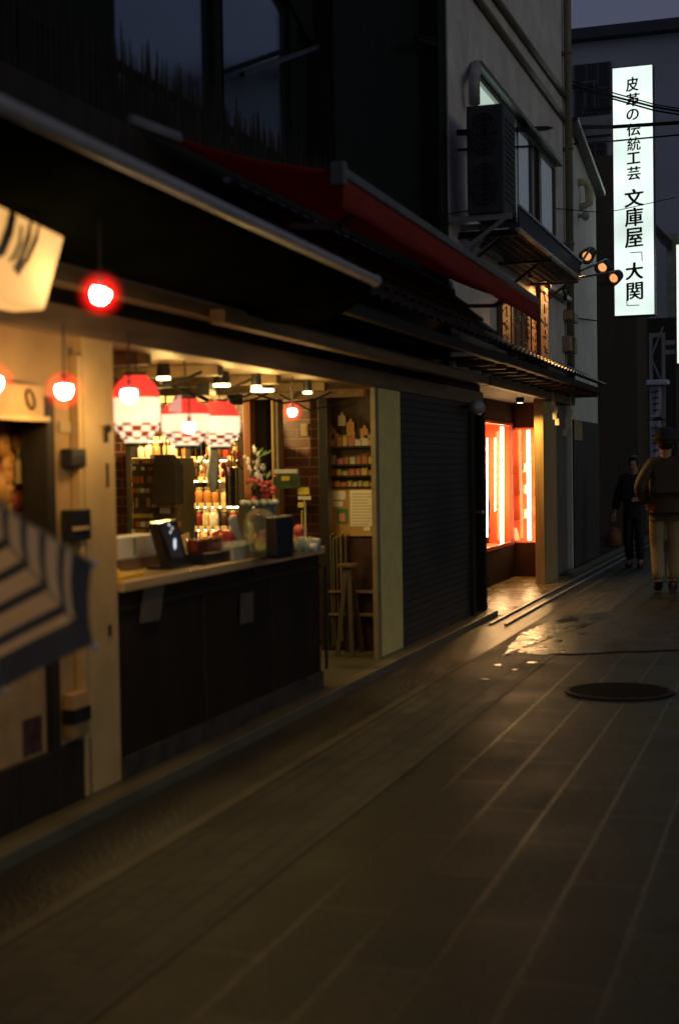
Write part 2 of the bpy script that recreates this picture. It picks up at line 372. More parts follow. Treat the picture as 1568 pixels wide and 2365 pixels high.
# lintel and beams
b = MB(); b.box(-3.0, FX+.012, 2.0, 13.1, 1.98, 2.10); b.build('beam', M_beam, shop, bevel=.006)
b = MB(); b.box(-2.83, -2.74, 2.0, 12.9, 2.16, 2.24); b.build('beam', M_beam, shop, bevel=.006)
b = MB(); b.box(-2.70, -2.62, 6.3, 11.6, 2.12, 2.19); b.build('beam', M_beam, shop, bevel=.006)
b = MB(); b.box(-3.1, FX-.02, 2.0, 13.1, 2.10, 2.98); b.build('wall', M_dark, shop)
# left display bay
b = MB(); b.box(-2.95, FX-.03, 1.0, 5.3, .30, .92); b.box(-2.95, FX-.03, 5.04, 5.3, .92, 1.98); b.box(-2.95,FX-.03,1.0,5.04,1.72,1.98); b.build('wall', M_tan, shop)
b = MB(); b.box(-2.96, FX+.004, 1.0, 5.3, .055, .30); b.build('plinth', M_dark, shop, bevel=.006)
b = MB(); b.box(-2.96, FX+.008, 4.98, 5.045, .06, 1.72); b.build('frame', M_dark, shop, bevel=.005)
b = MB(); b.box(FX-.028, FX+.012, 5.235, 5.27, .06, 1.9); b.build('frame', M_cream, shop, bevel=.004)
b = MB(); b.box(-3.30, -3.25, 1.0, 5.04, .92, 1.72); b.build('display_back', mat('brown display board', (.20,.09,.035), .7), shop)
b = MB(); b.box(-3.30, FX+.02, 1.0, 4.98, .90, .93); b.build('sill', M_beam, shop, bevel=.004)
# brick partition, back walls, ceiling
M_brick = bricky('brown glazed brick', (.13,.045,.028), (.17,.06,.035), (.30,.19,.12), .205, .075, .007, rough=.4, swz='XZ', bump=.5)
xe = gy(755,1200,10.30).x
b = MB(); b.box(-6.6, -2.97, 10.55, 10.68, .055, 2.0); b.build('partition', M_brick, shop)
b = MB(); b.box(-6.7, -6.55, 3.0, 10.6, .055, 2.0); b.box(-6.6,-2.97,2.6,2.7,.055,2.0); b.box(-6.6,-2.98,5.18,5.28,.055,1.98); b.build('back_wall', M_tan, shop)
b = MB(); b.box(-6.7, -2.98, 2.6, 10.7, 1.99, 2.06); b.build('ceiling', mat('brown ceiling board', (.10,.06,.03), .7, stretch=(1,.2,1)), shop)
b = MB()
for y in (6.2,7.1,8.0,8.9,9.8): b.box(-6.5,-3.0,y,y+.08,1.93,1.99)
b.build('joist', M_beam, shop, bevel=.005)
# shuttered wall beyond the doorway
M_sid = bricky('dark grey wall tile', (.034,.029,.020), (.046,.039,.027), (.015,.013,.009), .30, .055, .006, rough=.5, swz='YZ', bump=.8)
b = MB(); b.box(-3.05, FX, pb.y+.002, 12.55, .055, 1.98); b.build('tile_wall', M_sid, shop)
b = MB(); b.box(-3.05, FX-.05, 12.55, 13.08, .055, 1.98); b.build('side_door', mat('dark brown door', (.03,.025,.022), .4), shop)
for y in (12.5, 13.0):
    b = MB(); b.box(-3.06, FX+.03, y, y+.09, .03, 1.98); b.build('post', M_dark, shop, bevel=.006)
b = MB(); b.ball((FX+.04, 12.85, .98), .025); b.box(FX-.02, FX+.03, 12.84, 12.86, .97, .99); b.build('handle', M_alu, shop, smooth=True)
# upper storey: board wall, posts, reflecting windows
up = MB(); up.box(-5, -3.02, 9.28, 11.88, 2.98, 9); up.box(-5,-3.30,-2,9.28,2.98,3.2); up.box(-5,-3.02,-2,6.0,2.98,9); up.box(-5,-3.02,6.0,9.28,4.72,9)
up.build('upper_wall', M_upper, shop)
M_skyglass = mat('dark sky reflecting glass', (.17,.22,.27), .10, metal=.9, var=.12, bump=.04, bscale=3, scale=2)
for (ya, yb) in ((6.02,7.56),(7.70,8.86),(9.02,9.26)):
    w = MB(); w.box(-3.24,-3.22, ya, yb, 3.2, 4.72)
    o = w.build('window', M_skyglass, shop)
    for (q0, q1) in ((yb, yb+.14), (ya-.03, ya)): fr = MB(); fr.box(-3.26,-3.18, q0, q1, 3.2, 4.72); fr.build('frame', M_upper, o)
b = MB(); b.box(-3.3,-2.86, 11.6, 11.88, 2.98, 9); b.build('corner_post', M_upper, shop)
b = MB(); b.bar(gx(560,170,-3.1), gx(735,105,-3.1), .03,.03); b.build('brace', M_black, shop)
b = MB(); b.prism([(-3.16,8.2,4.72),(-3.16,9.3,4.72),(-3.16,9.3,4.30),(-3.16,8.95,4.42)], (-.05,0,0)); b.build('corner_brace', M_upper, shop)
# picket fence along the upper terrace
t = thing('bamboo_fence', (-2.96, 5.5, 2.98), 'dark spiked bamboo picket fence along the upper terrace above the red awning', 'fence')
b = MB(); b.box(-2.97,-2.94,1.5,9.3,3.1,3.14); b.box(-2.97,-2.94,1.5,9.3,3.25,3.29); b.build('rail', M_dark, t)
y = 1.6; k = 0
b = MB()
while y < 9.3:
    h = 3.40+random.uniform(-.05,.07); b.tube([(-2.93,y,2.99),(-2.93,y,h-.18),(-2.93+random.uniform(-.01,.01),y+random.uniform(-.015,.015),h)], [.011,.009,.002], 6); y += random.uniform(.034,.048)
b.build('picket', M_dark, t)

# ------------------------------------------------------------------ tiled pent roof over the right half of the shop
t = thing('tiled_roof', (-2.6, 9.5, 2.2), 'small dark tiled pent roof beside the grey wall, below the red awning', 'roof')
def tiles(b, ya, yb, x0, z0, x1, z1, pitch=.20, rows=5):
    n = int((yb-ya)/pitch); prof = 6
    for r in range(rows):
        f0, f1 = r/rows, (r+1)/rows
        A = Vector((x0+(x1-x0)*f0, 0, z0+(z1-z0)*f0)); B = Vector((x0+(x1-x0)*f1, 0, z0+(z1-z0)*f1))
        def fn(u, v):
            yy = ya+(yb-ya)*u; w = .022*abs(math.sin(PI*(u*n)))**.7
            p = A.lerp(B, v); return Vector((p.x+w*.6, yy, p.z+w+.028*(v)))
        b.grid(fn, n*prof, 2)
b = MB(); tiles(b, 6.9, 11.75, -2.9, 2.95, -2.30, 2.36); b.build('tile_course', M_tile, t, smooth=False, solid=.012)
b = MB(); b.box(-2.42,-2.36,6.9,11.75,2.27,2.33); b.build('fascia', M_dark, t, bevel=.005)
b = MB(); b.add([(-2.36,6.9,2.33),(-2.36,11.75,2.33),(-2.85,11.75,2.40),(-2.85,6.9,2.40)], [(0,1,2,3)]); b.build('soffit', M_dark, t, solid=.015)

# ------------------------------------------------------------------ near awning: white rail and dark vinyl sheet
XR = -2.0; ra = gx(-260, 117, XR); rb = gx(866, 648, XR)
t = thing('vinyl_awning', (XR, 5, 2.3), 'dark vinyl rain awning with a long pale metal front rail over the counter', 'awning')
b = MB(); b.tube([ra, rb], .026, 12); b.build('rail', M_grey, t, smooth=True)
b = MB(); b.ball(rb, .032); b.build('end_cap', M_grey, t, smooth=True)
M_vinyl = mat('dark clear vinyl', (.0045,.0055,.0035), .95, scale=3, var=.5, bump=.35, bscale=5, spec=0)
def vin(u, v):
    y = ra.y+(rb.y-ra.y)*u; top = Vector((XR, y, ra.z+(rb.z-ra.z)*u-.02)); bot = Vector((-2.72, y+.05, 2.235))
    p = top.lerp(bot, v); sag = .05*math.sin(PI*v)+.015*math.sin(9*u+3*v)*math.sin(PI*v); return p+Vector((0,0,-sag))
b = MB(); b.grid(vin, 40, 10); b.build('sheet', M_vinyl, t, smooth=True, solid=.004)
b = MB()
def fl(u, v):
    a = rb+Vector((0,-.02,-.03)); p = a.lerp(Vector((-2.70, rb.y+.05, 2.24)), u); return p+Vector((.02*math.sin(6*u), .10*v*math.sin(PI*u), -.10*v*math.sin(PI*u)-.03*u*v))
b.grid(fl, 14, 4); b.build('flap', M_vinyl, t, smooth=True, solid=.004)
for f in (.35,.68,.97):
    p = ra.lerp(rb, f); b = MB(); b.bar(p, (-2.86, p.y, 2.45), .03, .03); b.build('arm', M_black, t)
# ------------------------------------------------------------------ red awning
t = thing('red_awning', (-2.3, 9, 2.8), 'faded red canvas awning with a grey front rail between the dark shop and grey building', 'awning')
P1 = gx(785,395,-2.14); P2 = gx(1240,695,-2.14); P3 = gx(1050,648,-2.83); P4 = gx(335,292,-2.83)
def aw(u, v):
    p = P4.lerp(P3, u).lerp(P1.lerp(P2, u), v); return p+Vector((0,0,-.035*math.sin(PI*v)-.008*math.sin(20*u)*v))
b = MB(); b.grid(aw, 30, 8); b.build('canopy', M_redcl, t, smooth=True, solid=.004)
b = MB(); b.grid(lambda u, v: P1.lerp(P2, u)+Vector((.012, 0, -.03-.15*v))+Vector((.01*math.sin(24*u)*v,0,0)), 50, 3); b.build('valance', M_redcl, t, smooth=True, solid=.003)
b = MB(); b.bar(P1, P2, .045, .05); b.build('front_rail', mat('dark grey metal', (.12,.12,.12), .5), t, bevel=.008)
b = MB(); b.box(P1.x-.035, P1.x+.04, P1.y-.06, P1.y-.001, P1.z-.075, P1.z+.04); b.build('end_cap', mat('dark grey metal', (.12,.12,.12), .5), t, bevel=.01)
for f in (.12,.9):
    p = P1.lerp(P2, f); e = V(-2.45, p.y+.25, 2.76); b = MB(); b.bar(p, e, .03, .03); b.bar(e, (-2.84, p.y-.1, 2.74), .03, .03); b.build('arm', M_grey, t)
q0, q1 = gx(300,275,-2.35), gx(415,318,-2.35)
b = MB(); b.bar(q0, q1, .03, .04); b.build('roller_end', mat('dark silver metal', (.16,.15,.16), .5), t, bevel=.01)  # silver bar given a darker even grey
# a strut under the awning's far end
b = MB(); b.tube([gx(1046,668,-2.75), gx(1050,700,-2.75)], .018, 8); tag(b.build('strut_bracket', M_white), 'short white strut hanging under the far end of the red awning', 'bracket')

# ================================================================== COUNTER AND ITS GOODS
ct = gx(275,1350,FX+.02)
t = thing('shop_counter', (-3.1, 7.0, .055), 'long shop counter with a pale wood top and dark front panel', 'counter')
ce = gx(748,1282,FX+.02)
cz = .93
b = MB(); b.box(-3.45, FX+.03, Y1+.003, ce.y, cz-.045, cz); b.build('top', M_wood, t, bevel=.006)
b = MB(); b.box(-3.42, FX-.005, Y1+.003, ce.y-.02, .056, cz-.045); b.build('front_panel', mat('dark brown counter front', (.024,.016,.010), .75, spec=.12, stretch=(1,1,.2)), t)
b = MB(); b.box(FX-.005, FX+.006, Y1+.003, ce.y-.02, .80, .82); b.build('trim', M_dark, t)
for yy in (6.5, 7.45, 8.4): b = MB(); b.box(FX-.005, FX+.004, yy, yy+.035, .15, .80); b.build('batten', M_dark, t)
b = MB(); b.box(FX-.005, FX+.012, Y1+.003, ce.y-.02, .056, .15); b.build('kick_board', mat('scuffed kick board', (.04,.032,.02), .7, scale=9, var=.7), t)
def card(name, pts, m, label, cat, group=None, th=.004, nrm=(1,0,0)):
    b = MB(); b.prism(pts, Vector(nrm)*th); return tag(b.build(name, m), label, cat, group)
XP = FX+.008
card('paper_notice', [gx(332,1340,XP),gx(380,1336,XP),gx(368,1432,XP),gx(322,1440,XP)], mat('dull paper', (.09,.075,.055), .8), 'dull paper notice taped to the dark counter front near the cream post', 'notice')
card('paper_notice', [gx(556,1372,XP),gx(584,1366,XP),gx(584,1436,XP),gx(554,1442,XP)], mat('dull paper', (.09,.075,.055), .8), 'small dull paper notice on the middle of the dark counter front', 'notice')
# shelf wall with jars (faces us)
SY = 10.05
sx0, sx1 = gy(300,1100,SY).x, gy(558,1100,SY).x
t = thing('jar_shelves', ((sx0+sx1)/2, SY+.15, .055), 'brightly lit back shelves full of small jars and labels', 'shelves')
b = MB(); b.box(sx0, sx1, SY+.28, SY+.30, .3, 1.62); b.build('back', mat('honey shelf back', (.55,.34,.14), .5), t)
shelf_px = [1010,1058,1105,1165,1218,1265]
zs = [gy(430, p, SY).z for p in shelf_px]
b = MB()
for z in zs: b.box(sx0, sx1, SY, SY+.28, z-.02, z)
b.build('shelf', mat('dark shelf board', (.05,.03,.018), .5), t, bevel=.003)
b = MB(); 
for x in (sx0, gy(437,1100,SY).x, sx1): b.box(x-.022, x+.022, SY-.02, SY+.28, .055, 1.66)
b.build('upright', M_dark, t, bevel=.003)
for z in zs:
    x = sx0+.03
    while x < sx1-.05:
        if random.random() < .85: b = MB(); b.box(x, x+.045, SY-.016, SY-.003, z-.032, z+.012); b.build('price_tag', mat('cream price tag', (.80,.66,.38), .6), t)
        x += .062
# glowing strips added under the shelves to brighten the jars
for z in zs[:-1]:
    b = MB(); b.box(sx0+.04, sx1-.04, SY+.012, SY+.022, z-.028, z-.0205); b.build('shelf_fill_strip', emit('shelf fill glow', (1,.70,.30), 34), t)
point_light('shelf_fill_light', ((sx0+sx1)/2, SY-.55, 1.85), 70, (1,.66,.22), .05, t)  # unseen light added to brighten the shelves, without a fixture
jm = [mat('amber jar', (.48,.20,.05), .2), mat('red jar', (.42,.05,.03), .2), mat('straw jar', (.72,.52,.25), .25), mat('dark jar', (.06,.03,.02), .2), mat('pale jar', (.75,.66,.48), .25)]
M_lid = mat('jar lid', (.62,.50,.28), .3, metal=.5)
protos = []
for i, m in enumerate(jm):
    j = thing('jar', (0,0,-50), 'small jar with a lid standing on the lit back shelves', 'jar', 'jars on the back shelves')
    b = MB(); b.lathe([(.026,0),(.029,.01),(.029,.075),(.02,.092)], (0,0,-50), 12); b.build('body', m, j, smooth=True)
    b = MB(); b.lathe([(.023,.0925),(.023,.108),(1e-5,.110)], (0,0,-50), 12); b.build('lid', M_lid, j)
    protos.append(j)
first = [True]*5
for r, z in enumerate(zs):
    x = sx0+.06
    while x < sx1-.05:
        if random.random() < .9:
            i = random.choices(range(5), [3,3,3,2,3])[0]; loc = (x, SY+.08+random.uniform(-.02,.05), z+.001)
            sc = random.uniform(1.0,1.3)
            if first[i]: protos[i].location = loc; first[i] = False
            else: copy_tree(protos[i], loc, scale=sc, rotz=random.uniform(0,6))
        x += random.uniform(.062,.08)
# things hanging or standing in front of the shelves
def standing(name, px, py_base, Y, label, cat, builder, group=None):
    p = gy(px, py_base, Y); t = thing(name, p, label, cat, group); builder(t, p); return t
# ------------------------------------------------------------------ interior joinery between shelves and brick
def vpost(px0, px1, Y, m, label, z1=1.95, name='wooden_post'):
    a, c = gy(px0,1100,Y).x, gy(px1,1100,Y).x
    b = MB(); b.box(a, c, Y, Y+.1, .056, z1); tag(b.build(name, m, bevel=.004), label, 'post')
vpost(563,580,9.9, mat('reddish wood', (.30,.11,.045), .5, stretch=(1,1,.1)), 'reddish wooden post at the right end of the jar shelves')
vpost(583,618,10.0, M_dark, 'wide black post between the reddish post and the brick wall')
vpost(624,646,10.2, mat('honey post', (.42,.25,.08), .45, stretch=(1,1,.1)), 'honey coloured wooden post in front of the brown brick wall')
vpost(736,757,9.95, M_black, 'slim black post between the brick wall and the notice board')
# side panel in the doorway: rack of goods, notice board
NY = 10.3
def rectY(x0, y0, x1, y1, Y): 
    a, c = gy(x0, y0, Y), gy(x1, y1, Y); return a.x, c.x, c.z, a.z
t0 = rectY(757,1128,866,1238,NY)
t = thing('notice_board', ((t0[0]+t0[1])/2, NY, t0[2]), 'brown notice board with papers inside the doorway', 'notice board')
b = MB(); b.box(t0[0], t0[1]+.05, NY, NY+.03, t0[2], t0[3]); b.build('board', M_kraft, t)
def pin(name, x0, y0, x1, y1, m, label=None):
    r = rectY(x0,y0,x1,y1,NY-.004); b = MB(); b.box(r[0], r[1], NY-.006, NY-.001, r[2], r[3]); o = b.build(name, m, t)
    if label: o['label'] = label
pin('paper', 808,1132,868,1216, M_paper, 'large white paper with faint lines of writing'); pin('paper', 760,1134,798,1154, M_white); pin('paper', 768,1158,792,1170, M_white); pin('card', 778,1175,802,1209, M_green, 'green card with a pale middle'); pin('paper', 840,1217,855,1226, M_white)
r = rectY(783,1186,797,1204,NY-.01); b = MB(); b.box(r[0],r[1],NY-.008,NY-.0065,r[2],r[3]); b.build('card_picture', M_pink, t)
b = MB()
for yy in range(1140, 1212, 7):
    r = rectY(813,yy,862-random.randint(0,14),yy+1.6,NY-.01); b.box(r[0],r[1],NY-.0085,NY-.0065,r[2],r[3])
b.build('writing', mat('faint grey ink', (.40,.37,.28), .8), t)
# rack of packets over the board
r = rectY(757,935,868,1126,NY+.05)
t = thing('packet_rack', ((r[0]+r[1])/2, NY+.1, r[2]), 'dim wall rack of small packets above the notice board', 'rack')
b = MB(); b.box(r[0], r[1]+.06, NY+.09, NY+.12, r[2], r[3]+.1); b.build('back', mat('dark rack back', (.05,.03,.02), .6), t)
b = MB()
for py in (1030,1072,1098,1124): z = gy(800,py,NY).z; b.box(r[0], r[1]+.06, NY-.02, NY+.09, z-.014, z)
b.build('shelf', M_dark, t)
M_orange_dim = mat('dull ochre packet', (.26,.10,.03), .5)
pk = [mat('cream packet', (.38,.34,.24), .4), mat('dusky pink packet', (.32,.11,.09), .5), mat('mustard packet', (.36,.28,.05), .5), mat('pale packet', (.30,.26,.18), .4), M_orange_dim, mat('tin packet', (.5,.5,.45), .3, metal=.6)]
np_ = 0
for row, (py, hh) in enumerate(((1030,.09),(1072,.085),(1098,.06),(1124,.05))):
    z = gy(800,py,NY).z; x = r[0]+.02
    while x < r[1]+.02:
        w = random.uniform(.03,.055); h = hh*random.uniform(.6,1)
        b = MB(); b.box(x, x+w, NY+.0, NY+.04, z+.001, z+h*.8); b.prism([(x,NY,z+h*.8),(x+w,NY,z+h*.8),(x+w,NY+.02,z+h),(x,NY+.02,z+h)], (0,.004,0))
        tag(b.build('packet', random.choice(pk[:4] if row > 1 else pk), bevel=.004), 'small packet on the rack above the notice board', 'packet', 'packets on the doorway rack'); x += w+.008
# hanging packets higher in the rack
for (px, py) in ((765,1000),(775,1012),(810,985),(812,1008),(842,1000),(790,970),(815,1020),(850,1015)):
    p = gy(px, py, NY+.02); b = MB(); b.box(p.x-.03, p.x+.03, p.y-.012, p.y+.012, p.z-.045, p.z+.035); b.prism([p+V(-.012,0,.035),p+V(.012,0,.035),p+V(.008,0,.06),p+V(-.008,0,.06)], (0,.004,0))
    tag(b.build('hanging_packet', random.choice([mat('amber packet', (.35,.18,.05), .4), mat('pale packet', (.30,.26,.18), .4)]), bevel=.008), 'small packet hanging near the top of the doorway rack', 'packet', 'packets hanging in the doorway')
# folding stool and cane bundle in the doorway
p = gy(805,1440,9.75); M_stool = mat('grey weathered wood', (.07,.06,.035), .6)
t = thing('folding_stool', (p.x, p.y, .056), 'pale folding trestle stool standing in the doorway', 'stool')
zt = gy(805,1310,9.75).z
for s in (-1,1):
    b = MB(); b.bar((p.x+s*.012, p.y, zt), (p.x+s*.055, p.y-.1, .06), .032, .02); b.build('leg', M_stool, t)
    b = MB(); b.bar((p.x+s*.012, p.y+.02, zt), (p.x+s*.055, p.y+.15, .06), .032, .02); b.build('leg', M_stool, t)
b = MB(); b.box(p.x-.06, p.x+.06, p.y-.05, p.y+.08, zt, zt+.025); b.build('seat', M_beam, t, bevel=.005)
p = gy(765,1420,9.6)
t = thing('umbrella_rack', (gy(812,1400,9.9).x, 9.95, .056), 'dark rack of upright canes and folded umbrellas under the notice board', 'rack')
x0, x1 = gy(762,1300,9.95).x, gy(866,1300,9.95).x
b = MB(); b.box(x0, x1, 10.02, 10.05, .06, gy(800,1245,10).z); b.build('panel', mat('dark maroon panel', (.035,.012,.010), .5), t)
b = MB()
for z in (gy(800,1365,9.9).z, gy(800,1418,9.9).z): b.box(x0, x1, 9.9, 10.02, z-.015, z)
b.build('shelf', M_beam, t)
for i, px in enumerate((762,768,776,785,796)):
    x = gy(px,1300,9.9).x; zt = gy(px,1240+random.uniform(-4,10),9.9).z
    b = MB(); b.tube([(x,9.94,.07+.02*i),(x,9.93,zt),(x+.012,9.93,zt+.02),(x+.03,9.93,zt+.018)], .009, 8); tag(b.build('walking_cane', random.choice([M_stool, M_beam])), 'thin upright cane in the dark rack under the notice board', 'cane', 'canes in the doorway rack')

# ------------------------------------------------------------------ goods on the counter
def cpt(px, py, X=-3.0):  # a spot on the counter top seen at this pixel
    p = gz(px, py, cz); return p
p = gz(398,1315,cz)
t = thing('display_stand', p, 'tall slanted black display stand with a painted bright reflection on the counter', 'display stand')
tp = [gx(362,1208,p.x), gx(410,1200,p.x), gx(438,1312,p.x), gx(392,1316,p.x)]
tp = [V(p.x, q.y, max(q.z, cz+.002)) for q in tp]
b = MB(); b.prism([tp[0], tp[1], tp[2], tp[3]], (-.05,0,0)); b.build('panel', M_blackpl, t, bevel=.006)
b = MB(); b.prism([tp[0].lerp(tp[2],.08)+V(.002,0,0), tp[1].lerp(tp[3],.08)+V(.002,0,0), tp[2].lerp(tp[0],.22)+V(.002,0,0), tp[3].lerp(tp[1],.22)+V(.002,0,0)], (.002,0,0)); b.build('screen', mat('glossy screen', (.10,.10,.13), .06, var=.3, bump=0), t)
c_ = gx(404,1256,p.x+.006); b = MB(); b.ball(c_, .022, sc=(.08,.6,1.3)); b.build('painted_glint', emit('painted screen glint', (.80,.9,1), 1.2), t, smooth=True)  # highlights on the stand painted as small glowing ovals
for (qx, qy) in ((398,1220),(391,1212),(394,1229)): b = MB(); b.ball(gx(qx,qy,p.x+.006), .007, sc=(.2,.8,1.2)); b.build('painted_glint', emit('painted screen glint', (.80,.9,1), 1.2), t, smooth=True)
b = MB(); b.box(p.x-.12, p.x+.02, tp[3].y-.01, tp[2].y+.01, cz+.0005, cz+.015); b.build('base', M_blackpl, t, bevel=.003)
# yellow tray, white box, wood box
p = gz(306,1330,cz); b = MB(); b.box(p.x-.10, p.x+.06, Y1+.01, gz(338,1330,cz).y, cz+.0005, cz+.02); b.ball((p.x-.02, Y1+.11, cz+.02), .09, sc=(.8,1.25,.5)); tag(b.build('yellow_bag', mat('bright yellow plastic', (.90,.52,.02), .5), smooth=True), 'bright yellow bag lying on the counter beside the cream post', 'bag')
p = gx(275,1302,-3.12); q = gx(372,1290,-3.12)
t = thing('white_carton', (-3.2, (p.y+q.y)/2, cz), 'long white carton with a green mark behind the yellow bag', 'carton')
b = MB(); b.box(-3.26, -3.12, p.y, q.y, cz+.06, cz+.165); b.build('body', M_paper, t, bevel=.004)
b = MB(); b.box(-3.121, -3.118, p.y+.16, p.y+.175, cz+.07, cz+.16); b.build('mark', M_green, t)
b = MB(); b.box(-3.27, -3.11, p.y, q.y+.01, cz+.0005, cz+.059); b.build('tray', M_beam, t, bevel=.004)
def bottle(name, px, py, h, r, m, mc_, label, cat='bottle', group=None):
    p = gz(px, py, cz); t = thing(name, p, label, cat, group)
    b = MB(); b.lathe([(r*.9,.001),(r,.008),(r,h*.62),(r*.45,h*.78),(r*.42,h*.92)], p, 16); b.build('body', m, t, smooth=True)
    b = MB(); b.lathe([(r*.5,h*.921),(r*.5,h),(1e-5,h+.001)], p, 12); b.build('cap', mc_, t); return t
bottle('bottle', 434,1298,.155,.022, mat('cream lotion', (.75,.66,.42), .3), M_yellow, 'small cream bottle with a yellow cap right of the black display stand')
p = gz(497,1300,cz)
t = thing('black_case', p, 'low black case holding dark packets on the counter middle', 'case')
b = MB(); b.box(p.x-.10, p.x+.03, p.y-.19, p.y+.17, cz+.0005, cz+.06); b.build('body', M_blackpl, t, bevel=.006)
b = MB(); b.box(p.x-.09, p.x-.02, p.y-.17, p.y+.15, cz+.0601, cz+.13); b.build('packet_row', mat('maroon foil', (.16,.03,.02), .25, scale=30, var=.7), t, bevel=.01)
p = gz(548,1295,cz); q = p+V(-.12,.1,.09)
b = MB(); b.ball(q, .075, 18, 12, sc=(1,1,1.05)); b.lathe([(.04,-.0895),(.045,-.06)], q, 14); tag(b.build('red_ornament', mat('mottled red lacquer', (.40,.05,.025), .2, scale=16, var=.8), smooth=True), 'mottled round red ornament behind the pale bowl on the counter', 'ornament')
p = gz(562,1292,cz)
t = thing('tray_box', p, 'pale grey open box of cards on the counter', 'box')
b = MB(); b.box(p.x-.09, p.x+.0, p.y-.14, p.y+.10, cz+.0005, cz+.075); b.build('body', mat('pale grey card', (.45,.47,.38), .5), t, bevel=.004)
b = MB(); 
for k in range(7): b.box(p.x-.08, p.x-.01, p.y-.12+k*.03, p.y-.112+k*.03, cz+.0755, cz+.09+.012*random.random())
b.build('card', M_paper, t)
p = gz(578,1292,cz)+V(-.11,.12,0)
b = MB(); b.add([p+V(0,-.15,.22), p+V(0,-.05,.24), p+V(0,.07,.03), p+V(0,.06,.001), p+V(0,-.02,.001)], [(0,1,2,3,4)]); tag(b.build('paper_fan', M_white, solid=.008), 'white paper fan leaning behind the grey card box', 'fan')
p = gz(604,1292,cz)+V(-.06,.14,0)
t = thing('glass_vase', p, 'large clear glass vase with a scalloped rim on the counter', 'vase')
vg = mat('vase glass', (.80,.92,.86), .03, trans=.95, var=.05, bump=0)
b = MB(); b.lathe([(.06,.002),(.085,.02),(.10,.12),(.085,.22),(.095,.30),(.088,.30),(.079,.22),(.092,.12),(.076,.03),(1e-5,.02)], p, 28); b.build('body', vg, t, smooth=True)
b = MB(); 
for k in range(14): a = 2*PI*k/14; b.ball(p+V(.096*math.cos(a), .096*math.sin(a), .304), .013, 8, 6)
b.build('rim', mat('pale glass bead', (.70,.78,.70), .1), t, smooth=True)
# small goods beside the vase
for (px, py, m, nm, lb) in ((590,1286,M_white,'card_stand','small white card stand in front of the glass vase'),(612,1282,M_yellow,'trinket','small yellow trinket beside the glass vase'),(624,1280,M_pink,'trinket','small pink trinket beside the black box post')):
    p = gz(px,py,cz); b = MB(); b.prism([p+V(0,-.03,.001),p+V(0,.03,.001),p+V(-.02,.02,.05),p+V(-.02,-.02,.05)], (-.02,0,0)); b.ball(p+V(-.02,0,.055), .016); tag(b.build(nm, m, bevel=.003), lb, 'trinket' if nm == 'trinket' else 'card stand')
p = gz(655,1290,cz)
t = thing('till_screen', p, 'tall matt black till display standing at the counter front', 'till')
zt = gx(655,1192,p.x).z
b = MB(); b.box(p.x-.06, p.x+.005, gx(637,1250,p.x).y, gx(678,1250,p.x).y, cz+.015, zt); b.build('body', M_black, t, bevel=.012)
b = MB(); b.box(p.x-.10, p.x+.01, gx(640,1250,p.x).y, gx(674,1250,p.x).y, cz+.0005, cz+.0145); b.build('base', M_black, t, bevel=.003)
gm = [mat('amber jar', (.48,.20,.05), .2), M_white, M_red, mat('straw jar', (.72,.52,.25), .25), mat('pale green pot', (.30,.42,.26), .3), M_orange, mat('pale packet', (.30,.26,.18), .4), M_pink]
rg = random.Random(21)
for k in range(26):
    px = 455+(735-455)*k/25+rg.uniform(-4,4); p = gz(px, 1286-(px-455)*.045, cz)+V(-rg.uniform(.10,.32), rg.uniform(-.05,.05), 0)
    h = rg.uniform(.05,.13); r0 = rg.uniform(.016,.03); b = MB()
    if k%3: b.lathe([(r0*.9,.001),(r0,.006),(r0,h*.65),(r0*.5,h*.8),(r0*.5,h)], p, 12)
    else: b.box(p.x-.02,p.x+.02,p.y-r0,p.y+r0,p.z+.001,p.z+h)
    tag(b.build('souvenir', rg.choice(gm), bevel=.002 if k%3 == 0 else 0, smooth=bool(k%3)), 'small souvenir in the crowded middle of the counter', 'souvenir', 'souvenirs crowding the counter')
rg = random.Random(5)
for k in range(10):
    px = 440+k*12.5; p = gy(px, 1052+rg.uniform(-8,25), 9.3+rg.uniform(0,.3)); b = MB()
    b.ball(p, .020, 10, 8, sc=(1,.7,1.3)); b.tube([p+V(0,0,.02),(p.x,p.y,1.93)], .002, 5); b.prism([p+V(-.008,0,-.03),p+V(.008,0,-.03),p+V(.012,0,-.09),p+V(-.012,0,-.09)], (0,.006,0))
    tag(b.build('hanging_trinket', rg.choice(gm), smooth=True), 'small trinket hanging on a thread in front of the jar shelves', 'trinket', 'trinkets hanging before the jar shelves')
# flower and toys
p = gz(612,1280,cz)+V(-.26,.55,0)
t = thing('flower_arrangement', p, 'white flowers over red and pink ornaments on a tall dark stand', 'flowers')
b = MB(); b.tube([p+V(0,0,.001), p+V(0,.01,.3), p+V(-.01,0,.44)], .03, 10); b.lathe([(.07,.001),(.07,.02)], p, 16); b.build('stand', M_dark, t)
r = random.Random(3)
b = MB()
for k in range(34):
    c = p+V(r.gauss(0,.03), r.gauss(0,.03), .50+r.gauss(0,.06)); rr = r.uniform(.012,.024)
    for j in range(5):
        a = 2*PI*j/5+k; d = V(r.uniform(.2,.6), math.cos(a), math.sin(a)).normalized()
        b.ball(c+d*rr*.6, rr*.55, 6, 4, sc=(.6,1,1))
b.build('blossom', mat('white petal', (.75,.70,.66), .6), t, smooth=True)
b = MB()
for k in range(40): b.ball(p+V(r.gauss(.02,.03), r.gauss(.03,.05), .34+r.gauss(0,.06)), r.uniform(.010,.024), 8, 6)
o = b.build('ornament', mat('red and pink ornament', (.38,.06,.07), .35, scale=12, var=.9), t, smooth=True); o['kind'] = 'stuff'
b = MB()
